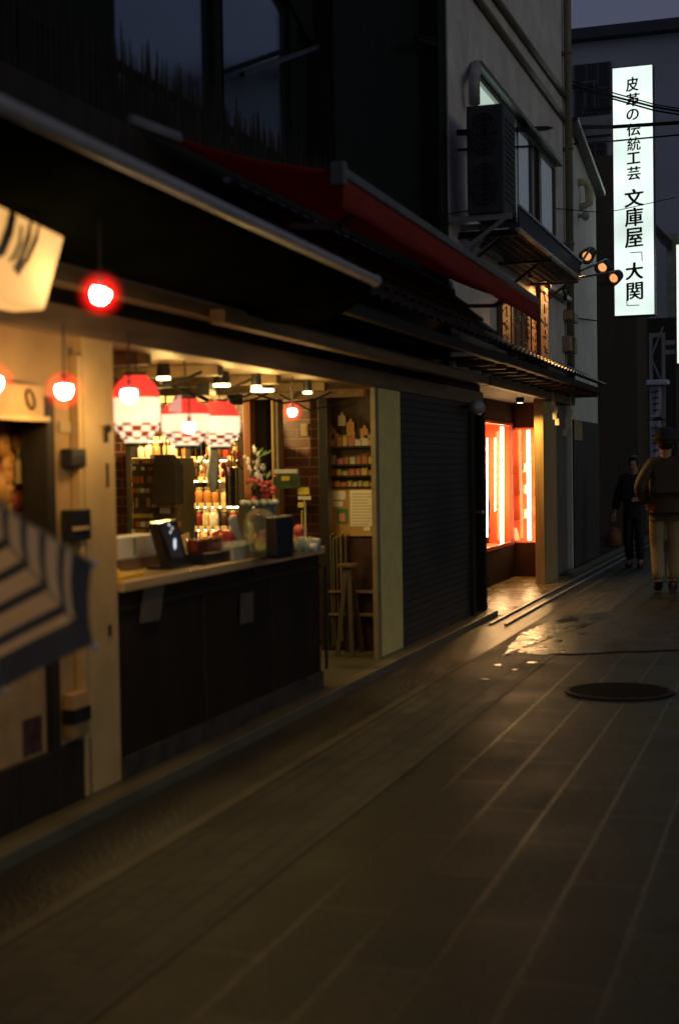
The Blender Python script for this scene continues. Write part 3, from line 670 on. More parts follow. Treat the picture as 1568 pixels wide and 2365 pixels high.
for k in range(36):
    c = p+V(r.gauss(0,.05), r.gauss(0,.07), .47+r.gauss(0,.07)); d = V(r.uniform(-1,1), r.uniform(-1,1), r.uniform(-.3,1)).normalized(); e = d.cross(V(0,0,1)).normalized()*.014
    b.add([c, c+d*.04+e, c+d*.085, c+d*.04-e], [(0,1,2,3)])
o = b.build('leaf', mat('dull green leaf', (.05,.09,.03), .5), t); o['kind'] = 'stuff'
# rows of hanging green packs and yellow price cards before the brick wall
for i, (x0,y0,x1,y1,m,lb) in enumerate(((632,1084,684,1093,M_white,'white shelf strip over the green packs'),(630,1095,690,1128,mat('dark green pack', (.05,.09,.035), .4),'wide dark green pack before the brick wall'),(650,1100,668,1110,M_yellow,'small yellow label on the dark green pack'))):
    r_ = rectY(x0,y0,x1,y1,9.6+.0*i-.02*(i==2)-.01*(i==0))
    b = MB(); b.box(r_[0],r_[1],9.6-.02*(i==2),9.64 if i!=2 else 9.598,r_[2],r_[3])
    if i != 2: b.bar((r_[0]+.02,9.62,r_[3]),(r_[0]+.02,9.62,1.93),.006,.006)
    if i == 1: gp = tag(b.build('green_pack', m, bevel=.004), lb, 'pack')
    elif i == 0: tag(b.build('shelf_strip', m, bevel=.002), lb, 'strip')
    else: b.build('label', m, gp)
for (x0,y0,x1,y1,m,lb) in ((688,1126,714,1142,M_yellow,'larger yellow price card before the brick wall'),(688,1146,718,1154,M_white,'white price card under the larger yellow card'),(688,1160,702,1172,M_yellow,'small yellow price card, lowest of those before the brick wall')):
    r_ = rectY(x0,y0,x1,y1,9.7); b = MB(); b.box(r_[0],r_[1],9.7,9.706,r_[2],r_[3]); b.bar(((r_[0]+r_[1])/2,9.715,r_[2]-.02),((r_[0]+r_[1])/2,9.715,cz-.1),.008,.008)
    tag(b.build('price_card', m), lb, 'price card', 'price cards before the brick wall')
r_ = rectY(691,978,708,1006,10.5); b = MB(); b.box(r_[0],r_[1],10.535,10.545,r_[2],r_[3]); b.box(r_[0]+.01,r_[1]-.01,10.53,10.5348,r_[2]+.03,r_[3]-.02); tag(b.build('wall_card', mat('tan card', (.45,.33,.18), .7)), 'tan card pinned high on the brick wall under the small bulb with a red halo', 'card')
# jumbled small goods at the counter's far end
glm = mat('small glassware', (.6,.72,.68), .05, trans=.7, bump=0)
for k, (px, py) in enumerate(((690,1277),(698,1274),(707,1276),(716,1272),(724,1274),(732,1270),(703,1268),(720,1266))):
    p = gz(px,py,cz); b = MB(); h = random.uniform(.04,.09); b.lathe([(.012,.001),(.022,.004),(.024,h),(.021,h),(.018,.01),(1e-5,.009)], p, 12)
    tag(b.build('glass_cup', glm if k%2 else random.choice([M_white, glm, M_pink]), smooth=True), 'tiny cup in the jumble at the far end of the counter', 'cup', 'cups at the far end of the counter')
p = gz(692,1268,cz); b = MB(); b.ball(p+V(-.05,.1,.05), .05, sc=(1,1,1)); b.ball(p+V(-.03,.08,.11), .035); tag(b.build('plush_toy', mat('red white plush', (.50,.12,.12), .8, scale=14, var=.9), smooth=True), 'red and white plush toy at the far end of the counter', 'toy')
# dark cabinet behind counter and green panels left of the shelves
def cabinet(px0, py0, px1, py1, Y, m, label, nm, dep=.25):
    r_ = rectY(px0,py0,px1,py1,Y); b = MB(); b.box(r_[0],r_[1],Y,Y+dep,r_[2],r_[3]); return r_, tag(b.build(nm, m, bevel=.01), label, nm.replace('_',' '))
t = thing('display_cabinet', gy(350,1320,8.9), 'dim green glazed cabinet with white cards behind the counter', 'cabinet')
r_ = rectY(302,1095,412,1300,8.9)
b = MB(); b.box(r_[0],r_[1],8.92,9.2,.056,r_[3]+.11); b.build('body', mat('dull amber cabinet', (.13,.095,.04), .4), t, bevel=.01)
for (x0,y0,x1,y1,m) in ((367,1135,390,1186,M_paper),(304,1187,350,1196,M_yellow),(304,1236,345,1246,M_paper),(306,1250,350,1262,M_pink),(345,1050,372,1058,M_paper)):
    q_ = rectY(x0,y0,x1,y1,8.9); b = MB(); b.box(q_[0],q_[1],8.905,8.919,q_[2],q_[3]); b.build('card', m, t)
rg = random.Random(9)
for yy, hh in ((1062,9),(1078,8),(1100,16),(1128,10),(1150,22),(1205,12),(1222,10),(1262,14)):
    x = 304
    while x < 408:
        w = rg.uniform(6,13)
        if rg.random() < .8:
            q_ = rectY(x,yy,x+w-2,yy+hh,8.9); b = MB(); b.box(q_[0],q_[1],8.895,8.904,q_[2],q_[3]); b.build('card', rg.choice([M_paper,M_cream,M_tan,mat('amber jar', (.48,.20,.05), .2),M_orange]), t)
        x += w
r_ = rectY(346,1050,408,1165,8.7); 
b = MB(); b.prism([(r_[0],8.7,r_[2]),(r_[1],8.7,r_[2]),(r_[1],8.7,r_[3]-.08),(r_[1]-.06,8.7,r_[3]),(r_[0]+.03,8.7,r_[3])], (0,.12,0)); b.bar(((r_[0]+r_[1])/2,8.76,r_[3]),((r_[0]+r_[1])/2,8.76,1.93),.012,.012)
tag(b.build('hanging_bag', mat('black cloth bag', (.03,.022,.015), .7), bevel=.015), 'big black bag hanging in front of the jar shelves', 'bag')
p = gy(492,1085,9.4); b = MB(); b.tube([p+V(0,0,.22),p+V(.01,0,.1),p+V(-.01,0,-.04),p+V(0,0,-.16)], [.028,.036,.04,.02], 10); b.bar(p+V(0,0,.2),(p.x,p.y,1.93),.006,.006); tag(b.build('hanging_charm', mat('pale blue tassel', (.45,.48,.55), .7), smooth=True), 'pale hanging tassel charm in front of the jar shelves', 'charm')
for (x0,y0,x1,y1,lb) in ((486,1075,506,1130,'dark slim cloth hanging left in front of the shelves'),(520,1080,552,1170,'wider dark cloth hanging right in front of the shelves')):
    r_ = rectY(x0,y0,x1,y1,9.75); b = MB(); b.grid(lambda u, v: V(r_[0]+(r_[1]-r_[0])*u, 9.75+.012*math.sin(u*12), r_[3]+(r_[2]-r_[3])*v), 12, 2); b.bar(((r_[0]+r_[1])/2,9.75,r_[3]),((r_[0]+r_[1])/2,9.75,1.93),.006,.006)
    tag(b.build('hanging_cloth', M_dark, solid=.004), lb, 'cloth')
# ------------------------------------------------------------------ ceiling lamps
for i, (px, py, w) in enumerate(((378,873,30),(512,889,38),(592,893,22),(606,901,52),(710,906,20))):
    d = _dir(px, py); k = (1.90-1.42)/d.z; p = EYE+d*k
    t = thing('ceiling_lamp', (p.x, p.y, 1.905), ['flat warm ceiling lamp above the left lantern','flat warm ceiling lamp above the right lantern','small warm ceiling lamp just behind the widest one','widest warm ceiling lamp beside the black shop post','small dim ceiling lamp by the brick wall'][i], 'lamp', 'warm shop ceiling lamps')
    R_ = w/2/F*k*1.0
    b = MB(); b.lathe([(R_,0),(R_,.012),(1e-5,.0125)], (p.x,p.y,1.893), 20); b.build('diffuser', E_warm, t)
    b = MB(); b.lathe([(R_*1.1,.0126),(R_*1.1,.03),(R_*.95,.085)], (p.x,p.y,1.893), 20); b.build('housing', M_black, t)
    point_light('ceiling_lamp_light', (p.x,p.y,1.86), (9,11,5,12,3)[i], (1,.64,.18), .06, t)
# ------------------------------------------------------------------ bulbs, each with its red film halo modelled as a glowing ball
M_halo = bpy.data.materials.new('red halo glow'); M_halo.use_nodes = True
n = M_halo.node_tree.nodes; l = M_halo.node_tree.links; n.clear()
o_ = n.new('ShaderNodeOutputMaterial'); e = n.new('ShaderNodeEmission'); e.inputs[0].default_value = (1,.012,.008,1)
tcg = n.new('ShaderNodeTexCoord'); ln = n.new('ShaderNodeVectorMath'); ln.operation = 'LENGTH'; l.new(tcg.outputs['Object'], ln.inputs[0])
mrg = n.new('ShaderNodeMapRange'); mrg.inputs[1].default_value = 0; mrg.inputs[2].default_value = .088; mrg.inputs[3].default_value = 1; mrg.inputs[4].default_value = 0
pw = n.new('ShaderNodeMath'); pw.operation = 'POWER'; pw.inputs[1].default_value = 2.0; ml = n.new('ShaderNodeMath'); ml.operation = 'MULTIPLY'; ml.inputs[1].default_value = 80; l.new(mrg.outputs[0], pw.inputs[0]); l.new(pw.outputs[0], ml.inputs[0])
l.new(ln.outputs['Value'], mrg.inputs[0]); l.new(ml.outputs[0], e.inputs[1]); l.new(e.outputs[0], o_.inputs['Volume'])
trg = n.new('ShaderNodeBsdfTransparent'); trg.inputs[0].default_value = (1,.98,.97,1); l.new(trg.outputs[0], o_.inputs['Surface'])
def bulb(p, label, gs=1.0, power=5, tilt=None):
    t = thing('hanging_bulb', p, label, 'lamp', 'bulbs with red halos along the shop front')
    b = MB(); b.ball(p, .090, 24, 14); g_ = b.build('halo_glow', M_halo, t, smooth=True)
    b = MB(); b.lathe([(1e-5,-.034),(.018,-.030),(.030,-.014),(.034,.004),(.030,.018),(.012,.022)], p, 18, axis=tilt); b.build('bulb', E_bulb, t, smooth=True)
    b = MB(); b.tube([p+V(0,0,.022), p+V(0,0,.06)], .012, 10); b.build('socket', M_black, t)
    b = MB(); b.tube([p+V(0,0,.06), p+V(0,.005,.25)], .004, 6); b.build('flex', M_black, t)
    point_light('bulb_light', p+V(0,0,-.045), power*.85, (1,.56,.11), .03, t)
    if gs != 1: t.scale = (gs,)*3
    return t
bulb(gx(-16,884,-2.62), 'bulb with a modelled red halo, cut by the left edge of the picture', 1, 5)
bulb(gx(148,901,-2.62), 'bulb with a modelled red halo hanging left of the cream post, above the black switch boxes', 1, 5.5)
bulb(gx(298,911,-2.62), 'bulb with a modelled red halo in front of the left red and white lantern', 1, 4.5)
bulb(gx(437,986,-2.62), 'bulb with a modelled red halo hanging low between the red and white lanterns', .8, 3)
bulb(gx(675,951,-2.75), 'small bulb with a modelled red halo before the brick wall, farthest of the row', .8, 3)
bulb(gx(232,679,-2.22), 'bulb with a modelled red halo up under the awning beside the lit sign box', 1, 1.4, (.35,0,1))
# ------------------------------------------------------------------ paper lanterns
M_lw = paper_glow('lantern white paper', (.80,.74,.62), (1,.80,.50), 1.25)
M_lr = paper_glow('lantern red paper', (.55,.03,.02), (1,.06,.035), 1.0)
M_lc = paper_glow('lantern printed check', (.35,.03,.02), (.9,.12,.05), .3)
def lantern(px, py_top, py_bot, X, r, label):
    a, c = gx(px, py_top, X), gx(px, py_bot, X); H = a.z-c.z; base = V(c.x, c.y, c.z)
    t = thing('paper_lantern', base, label, 'lantern', 'red and white paper lanterns over the counter')
    prof = []; nr = 24
    for i in range(nr+1):
        f = i/nr; rr = r*(1-abs(2*f-1)**3.2)**.5*.95+.012
        if f < .03 or f > .97: rr = max(rr, r*.55)
        if i%2: rr -= .0035
        prof.append((rr, H*f))
    def mid(i, k):
        f = (i+.5)/nr
        if f > .66: return 1
        if f < .31:
            return 2 if ((i//2)+(k//2))%2 and f > .05 and (k//2+i//2)%2 else 0
        return 0
    b = MB(); b.lathe(prof, base, 28, mids=mid); b.build('shade', [M_lw, M_lr, M_lc], t, smooth=False)
    b = MB(); b.lathe([(r*.5,0),(r*.5,.02),(.01,.025)], base+V(0,0,H-.005), 18); b.build('ring', M_black, t); b = MB(); b.lathe([(r*.52,-.018),(r*.52,.004)], base, 18); b.build('ring', M_black, t)
    b = MB(); b.tube([base+V(0,0,H+.015), V(base.x, base.y, 1.985)], .004, 6); b.build('cord', M_black, t)
    return t
lantern(317, 868,1022,-2.99,.107, 'left paper lantern with a red top and checked bottom, next to the cream post')
lantern(430, 922,1028,-2.99,.120, 'middle paper lantern, partly behind the low bulb with a modelled red halo')
lantern(508, 928,1031,-2.99,.105, 'right paper lantern with a clear red top, nearest the jar shelves')
# curved pink sheet with its own glow over the middle lantern
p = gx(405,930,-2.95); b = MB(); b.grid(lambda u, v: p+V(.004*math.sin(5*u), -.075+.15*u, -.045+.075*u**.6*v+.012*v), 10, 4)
tag(b.build('pink_glow_sheet', paper_glow('pink glowing sheet', (.7,.4,.35), (1,.45,.33), .75), smooth=True, solid=.004), 'pink curved glowing sheet above the middle lantern', 'decoration')
# tangle of wires and clutter under the ceiling
for k in range(9):
    r = random.Random(k); y = 6.4+k*.42; x = -3.2-r.random()*.6
    b = MB(); b.tube([V(x-.3,y,1.96), V(x-.1,y+.1,1.89-r.random()*.05), V(x+.1,y+.2,1.90), V(x+.2,y+.3,1.96)], .006+.004*r.random(), 6)
    if k%3 == 0: b.box(x-.05,x+.03,y+.05,y+.14,1.86,1.93)
    tag(b.build('ceiling_cable', M_black), 'dark cable sagging under the shop ceiling', 'cable', 'cables under the shop ceiling')
# ------------------------------------------------------------------ lit sign box top left, with brush strokes
XS = -2.30
q = [gx(-150,400,XS), gx(150,545,XS), gx(104,716,XS), gx(-150,668,XS)]
t = thing('lit_sign_box', (XS, q[1].y-.2, q[2].z), 'glowing cream sign box with black brush writing under the awning', 'sign')
b = MB(); b.prism(q, (-.12,0,0)); b.build('box', paper_glow('sign paper lit from inside', (.75,.6,.38), (1,.50,.13), .85), t, bevel=.012)
def ribbon(b, pts, ws, X):
    P = [gx(x, y, X) for x, y in pts]; L = []; R = []
    for i, p in enumerate(P):
        d = (P[min(i+1,len(P)-1)]-P[max(i-1,0)]); nn = V(0, -d.z, d.y).normalized()*ws[i]; L.append(p+nn); R.append(p-nn)
    vs = L+R; nP = len(P); b.add(vs, [(i, i+1, nP+i+1, nP+i) for i in range(nP-1)])
b = MB()
ribbon(b, [(30,490),(22,530),(5,575),(-20,600)], [.020,.022,.020,.006], XS+.004)
ribbon(b, [(72,508),(66,545),(50,590),(38,628)], [.006,.012,.010,.020], XS+.0042)
ribbon(b, [(50,520),(46,560),(34,590),(22,602)], [.006,.008,.008,.004], XS+.0044)
ribbon(b, [(90,520),(84,550),(62,600),(48,612)], [.004,.010,.010,.004], XS+.0046)
ribbon(b, [(40,625),(52,612),(58,615)], [.014,.010,.003], XS+.0048)
b.build('brush_writing', M_blkink, t, solid=.002)
b = MB(); b.bar(q[1]+V(-.06,-.1,-.005),q[1]+V(-.06,-.1,.25),.01,.01); b.build('hanger', M_black, t)
bc = (q[0]+q[1]+q[2]+q[3])/4
b = MB(); bm_ = bc.lerp(gx(118,610,XS), .85); b.ball(bm_+V(-.06,0,0), .03)
o = b.build('inner_bulb', E_bulb, t, smooth=True); point_light('sign_box_light', bm_+V(.09,0,-.05), 1.0, (1,.6,.25), .05, t)
# ------------------------------------------------------------------ bits on the left bay
XW = FX-.026
def onwall(name, x0,y0,x1,y1, m, label, cat, th=.02, X=XW, group=None, bev=.003):
    a, c = gx(x0,y0,X), gx(x1,y1,X); b = MB(); b.box(X, X+th, a.y, c.y, c.z, a.z); return tag(b.build(name, m, bevel=bev), label, cat, group)
def switchbox(x0,y0,x1,y1,label,mid=None):
    a, c = gx(x0,y0,XW), gx(x1,y1,XW); t = thing('switch_box', (XW,(a.y+c.y)/2,c.z), label, 'switch box', 'switch boxes beside the cream post')
    b = MB(); b.box(XW, XW+.05, a.y, c.y, c.z, a.z); b.build('case', M_blackpl, t, bevel=.006)
    if mid: b = MB(); h = a.z-(a.z-c.z)*.58; b.box(XW+.0501, XW+.056, a.y+.005, c.y-.03, h-.012, h+.004); b.build('strip', M_cream, t)
switchbox(140,1036,176,1078,'upper black switch box on the tan wall'); switchbox(140,1178,187,1245,'lower black switch box with a pale strip on the tan wall', 1)
onwall('paper_notice', 135,972,182,1000, mat('tan paper', (.35,.26,.13), .8), 'tan paper notice above the upper black switch box', 'notice', .004)
onwall('small_box', 145,1605,183,1640, M_kraft, 'small brown box low on the tan wall beside the frame', 'box', .05)
onwall('small_box', 143,1640,182,1660, M_black, 'black tray between the two brown boxes low on the wall', 'tray', .06)
onwall('small_box', 145,1662,183,1692, mat('darker kraft', (.32,.19,.07), .8), 'darker brown box, lowest on the tan wall', 'box', .05)
onwall('poster', 50,1665,97,1735, mat('maroon poster', (.07,.025,.018), .6, scale=22, var=.9), 'small dark maroon poster low on the tan wall', 'poster', .004)
onwall('poster', -60,1440,110,1760, mat('pale bay panel', (.42,.27,.12), .6), 'large tan panel under the display bay', 'panel', .006, XW-.004)
# signboard with a ring character over the bay
a = gx(-120,870,FX+.03); c = gx(103,962,FX+.03)
t = thing('bay_signboard', (FX+.02,(a.y+c.y)/2,c.z), 'tan signboard with a dark ring shaped brush mark over the display bay', 'sign')
b = MB(); b.box(FX-.02, FX+.03, a.y, c.y, c.z, a.z); b.build('board', M_tan, t, bevel=.004)
rc = gx(70,922,FX+.034); b = MB()
pts = [rc+V(0, .028*math.cos(x)-.012*math.sin(x), .036*math.sin(x)) for x in [2*PI*i/24 for i in range(25)]]
b.tube(pts, .006, 6, cap=False); b.build('brush_mark', M_dark, t)
b = MB(); b.box(FX-.02,FX+.05,a.y,c.y+.01,c.z-.02,c.z-.001); b.build('ledge', M_cream, t)
# goods in the bay: cloth header, masks, strings of charms
a = gx(-120,968,-3.1); c = gx(96,1012,-3.1)
b = MB(); b.grid(lambda u, v: V(-3.05+.012*math.sin(30*u), a.y+(c.y+.04-a.y)*u, a.z-(a.z-c.z)*v), 40, 3); tag(b.build('cloth_header', mat('dull red cloth', (.28,.035,.025), .8), solid=.004), 'dull red cloth strip across the top of the display bay', 'cloth')
r = random.Random(11)
for k, (px, py, rad, m) in enumerate(((8,1030,.05,'o'),(40,1022,.04,'o'),(70,1028,.045,'o'),(20,1075,.06,'o'),(10,1125,.07,'o'),(42,1150,.05,'r'),(12,1180,.06,'o'),(75,1030,.04,'o'),(92,1090,.035,'r'),(95,1140,.04,'o'),(95,1195,.04,'o'),(90,1160,.035,'r'),(0,1100,.05,'r'),(28,1105,.045,'o'))):
    p = gx(px,py,-3.05+.04*r.random()); t = thing('festival_mask', p, 'small round mask in the display bay', 'mask', 'masks in the display bay')
    mm = {'o': mat('ochre mask', (.62,.30,.07), .5, scale=20, var=.5), 'r': mat('rust mask', (.42,.10,.04), .5, scale=20, var=.5)}[m]
    b = MB(); b.ball(p, rad, 14, 10, sc=(.45,.85,1.1)); b.ball(p+V(rad*.42,0,-.1*rad), rad*.18, 8, 6); b.build('face', mm, t, smooth=True)
    b = MB()
    for s in (-1,1): b.ball(p+V(rad*.38,s*rad*.32,rad*.25), rad*.13, 8, 5, sc=(.5,1,.7))
    b.build('eye', M_black, t)
for k, (px, py) in enumerate(((60,1120),(58,1195),(80,1110),(82,1170),(40,1090),(60,1060))):
    p = gx(px,py,-2.98); b = MB(); b.prism([p+V(0,-.014,-.045),p+V(0,.014,-.045),p+V(0,.014,.035),p+V(0,0,.05),p+V(0,-.014,.035)], (.01,0,0)); b.tube([p+V(.005,0,.05),p+V(.005,0,.10)],.002,5)
    tag(b.build('paper_charm', mat('ochre paper tag', (.45,.33,.13), .7)), 'narrow paper charm hanging in the display bay', 'charm', 'charms in the display bay')
for k, (px, py, w, h) in enumerate(((55,1080,20,60),(88,1070,12,70),(45,1225,60,40),(80,1215,30,40),(30,1040,24,24))):
    p = gx(px,py,-3.12); s = .0017; b = MB(); b.prism([p+V(0,-w*s/2,-h*s/2),p+V(0,w*s/2,-h*s/2),p+V(0,w*s*.4,h*s/2),p+V(0,-w*s*.4,h*s/2)], (.03,0,0)); tag(b.build('black_pouch', M_black, bevel=.006), 'black cloth pouch among the masks in the display bay', 'pouch', 'pouches in the display bay')
# strip of scuffs on the first post and a latch on it
p = gx(243,1000,FX+.002)
t = thing('door_latch', p, 'dark worn latch and hinge on the cream post', 'latch')
b = MB(); b.box(FX+.0005,FX+.012,p.y-.012,p.y+.012,p.z-.04,p.z+.03); b.ball(p+V(.012,.005,.02), .018, 8, 6); b.build('plate', M_dark, t, bevel=.003)
b = MB(); b.box(FX+.0005,FX+.008,p.y+.004,p.y+.014,gx(245,1125,FX).z,gx(245,1070,FX).z); b.build('slot', M_dark, t)
b = MB(); b.box(FX+.0005,FX+.010,p.y-.008,p.y+.006,gx(245,1470,FX).z,gx(245,1445,FX).z); b.build('keyhole', M_dark, t)
# hood over the side door
p = gx(1102,941,FX+.14)
t = thing('wall_hood', p, 'unlit pale oval lamp hood on the dark wall left of the red showcases', 'wall lamp')
b = MB(); b.ball(p, .085, 18, 10, sc=(.8,1.5,.8)); b.build('hood', M_grey, t, smooth=True)
b = MB(); b.tube([p, V(FX-.04, p.y, p.z+.02)], .015, 8); b.build('arm', M_black, t)

# ------------------------------------------------------------------ striped umbrella
uc = V(-2.0769,3.0193,1.1319); az, el, sp, ur, uh = 4.97942901, 2.31596701, -.22, .4524, .3386
uw = V(math.cos(el)*math.cos(az), math.cos(el)*math.sin(az), math.sin(el)); uu = uw.cross(V(0,0,1)).normalized(); uv_ = uw.cross(uu)
t = thing('striped_umbrella', uc-uw*1.46, 'open navy and white striped umbrella tilted in front of the display bay', 'umbrella')
M_us = [cloth('umbrella warm lit stripe', (.66,.54,.36), .72), cloth('umbrella navy stripe', (.085,.105,.135), .4)]  # tan of the pale stripe carries warm shop light in its colour
def upt(k, f, side=0):
    a0 = sp+k*PI/4
    def rib(a, f): return uc+uu*(ur*f*math.cos(a))+uv_*(ur*f*math.sin(a))+uw*(uh*(1-f**1.2))
    A, B = rib(a0, f), rib(a0+PI/4, f); m_ = A.lerp(B, side); sag = 4*side*(1-side)
    return m_-uw*(.0)+((uc-uw*.2)-m_)*(.025*sag*f)
for_rings = 22
b = MB()
for k in range(8):
    for i in range(for_rings):
        f0, f1 = max(.03, i/for_rings), (i+1)/for_rings
        mi = 1 if (i >= for_rings-3 or (i%3 == 2)) else 0
        for s in range(6):
            s0, s1 = s/6, (s+1)/6
            b.add([upt(k,f0,s0), upt(k,f1,s0), upt(k,f1,s1), upt(k,f0,s1)], [(0,1,2,3)], mi)
b.build('canopy', M_us, t, smooth=True)
for k in range(8):
    b = MB(); b.tube([upt(k,f)-uw*.006 for f in (.03,.3,.6,.8,1.0)], .003, 6); rb_ = b.build('rib', M_alu, t)
    b = MB(); b.ball(upt(k,1.01), .010, 10, 6); b.build('tip', M_white, rb_, smooth=True)
b = MB(); b.tube([uc+uw*(uh+.05), uc-uw*1.40], .008, 8); b.build('shaft', M_alu, t)
b = MB(); b.lathe([(.16,0),(.16,.03),(.03,.07)], (uc-uw*1.46).xy.to_3d()+V(0,0,.0), 20); b.build('base', M_black, t)

# ================================================================== GREY BUILDING (beyond the shop)
GY0, GY1 = 11.90, 18.5
bd = thing('grey_building', (FX, 15, 0), 'grey rendered building with an upper window band and glowing red showcases below', 'building')
b = MB()
wz0, wz1, wy0, wy1 = 4.02, 5.06, 12.9, 17.35
b.box(-5, FX, GY0, wy0, 2.2, 12); b.box(-5, FX, wy1, GY1, 2.2, 12); b.box(-5, FX, wy0, wy1, 2.2, wz0); b.box(-5, FX, wy0, wy1, wz1, 12)
b.build('wall', M_stucco, bd)
# windows in the band
M_pane = paper_glow('frosted dim lit pane', (.34,.37,.42), (.45,.52,.62), .13)
M_frame = mat('dark bronze frame', (.055,.05,.042), .4)
ys = [wy0, 14.05, 15.55, 16.15, wy1]
ys[2] = gx(1226,420,FX).y; ys[1] = gx(1190,420,FX).y; ys[3] = gx(1243,420,FX).y
for i in range(4):
    fr = MB(); a, c = ys[i], ys[i+1]
    for (p0, p1) in ((a, a+.07), (c-.07, c)): fr.box(-2.90, FX+.025, p0, p1, wz0, wz1)
    fr.box(-2.90, FX+.025, a+.07, c-.07, wz1-.06, wz1); fr.box(-2.90, FX+.025, a+.07, c-.07, wz0, wz0+.05)
    w = fr.build('window', M_frame if i else M_alu, bd)
    pn = MB(); pn.box(-2.872, -2.864, a+.07, c-.07, wz0+.05, wz1-.06)
    pn.build('pane', emit('lit transom glass', (.75,1,.85), .62) if i == 0 else (M_pane if i != 2 else M_frame), w)
b = MB(); b.box(FX, FX+.10, wy0-.1, wy1+.1, wz1+.001, wz1+.05); b.build('window_head', M_frame, bd)
# pipes and conduits
b = MB(); pc = gx(1313,500,FX+.06); b.tube([V(FX+.07, pc.y, 2.2), V(FX+.07, pc.y, 11.9)], .05, 12)
for z in (3,4.2,5.4,6.6): b.box(FX, FX+.13, pc.y-.06, pc.y+.06, z, z+.03)
b.build('drainpipe', M_pipe, bd, smooth=True)
for (A, B) in (((1085,-30),(1312,285)),((1128,-30),(1316,235))):
    b = MB(); b.tube([gx(A[0],A[1],FX+.03), gx(B[0],B[1],FX+.03)], .035, 10); b.build('sloping_pipe', M_pipe, bd, smooth=True)
b = MB(); b.tube([gx(1125,570,FX+.06), gx(1315,693,FX+.06)], .045, 12); b.build('conduit', mat('pale conduit', (.40,.34,.25), .4), bd, smooth=True)
for f in (.12,.38,.62,.86):
    b = MB(); p = gx(1125,570,FX+.06).lerp(gx(1315,693,FX+.06), f); b.tube([p+V(.05,0,-.07), p+V(.065,0,0), p+V(.03,0,.06), p+V(.14,.02,.14)], .022, 8)
    b.build('conduit_bracket', M_black, bd, smooth=True)
for (x0,y0,x1,y1) in ((1300,715,1318,748),(1298,775,1316,818)):
    a, c = gx(x0,y0,FX), gx(x1,y1,FX); b = MB(); b.box(FX, FX+.10, a.y, c.y, c.z, a.z); b.build('meter_box', mat('tan meter box', (.33,.24,.15), .6), bd, bevel=.008)
# lower storey: alcove with showcases
ALX, ALY = -3.42, 17.45
b = MB(); b.box(-5, ALX-.45, 13.1, 17.6, .0, 2.2); b.box(ALX-.45, ALX, 13.1, 17.45, .0, .43); b.box(ALX-.45, ALX, 13.1, 17.45, 1.93, 2.2); b.box(ALX-.45, ALX, 13.1, 14.6, .43, 1.93); b.build('alcove_wall', mat('dark maroon wall', (.010,.005,.004), .8, spec=.06), bd)
b = MB(); b.box(-2.96, FX, gx(1257,1200,FX).y, gx(1287,1200,FX).y, .0, 2.3); b.build('post', mat('honey timber post', (.50,.34,.14), .5, stretch=(1,1,.1), scale=10), bd, bevel=.008)
pend = gx(1287,1200,FX).y
b = MB(); b.box(-3.0, FX-.03, pend, gx(1312,1200,FX).y, .0, 2.3); b.box(-3.0, FX-.06, gx(1312,1200,FX).y, 18.5, .0, 2.3); b.build('lower_wall', mat('weathered boards', (.15,.125,.085), .7, stretch=(1,1,.12), scale=10, var=.35), bd)
# showcase along the alcove wall
def tube_lamp(b, a, c, r): b.tube([a, c], r, 10)
sc1 = thing('showcase', (ALX, 16, .43), 'glowing glass showcase with painted red halo lining along the alcove wall', 'showcase')
b = MB(); b.box(ALX-.445, ALX-.43, 14.6, 17.44, .45, 1.92); b.box(ALX-.43, ALX-.01, 14.6, 17.44, .435, .45); b.box(ALX-.43,ALX-.01,14.6,17.44,1.915,1.93); b.box(ALX-.43,ALX-.005,17.425,17.44,.45,1.915); b.build('lining', M_halo_lining, sc1)
b = MB(); b.box(ALX-.02, ALX+.015, 14.6, 17.44, .42, .47); b.box(ALX-.02, ALX+.015, 14.6, 17.44, 1.90, 1.935); b.box(ALX-.02,ALX+.015,17.36,17.43,.47,1.90); b.build('frame', mat('red lacquer frame', (.30,.03,.02), .3), sc1, bevel=.004)
b = MB(); b.box(ALX-.012, ALX-.008, 14.65, 17.36, .47, 1.90); b.build('glass', glass('low glare glass', mixf=.992), sc1)
for i, (px, r, y0, y1) in enumerate(((1159,.020,986,1255),(1143,.007,1012,1180),(1125,.009,1012,1240))):
    X_ = ALX-(.03 if i == 0 else .20); a, c = gx(px,y0,X_), gx(px,y1,X_); c.z = max(c.z,.47); a.z = min(a.z, 1.89); b = MB(); tube_lamp(b, a, c, r); b.build('tube_lamp', E_tube, sc1, smooth=True)
p = gx(1120,1250,ALX-.3); b = MB(); b.tube([V(p.x,p.y,.452), p+V(0,.05,.15), p+V(.03,-.03,.45), p+V(0,.04,.75)], [.05,.035,.05,.02], 10); b.tube([p+V(0,.06,.3), p+V(.02,.16,.1)], .012, 6); tag(b.build('figurine', M_dark, smooth=True), 'slender dark figurine inside the showcase along the alcove wall', 'figurine')
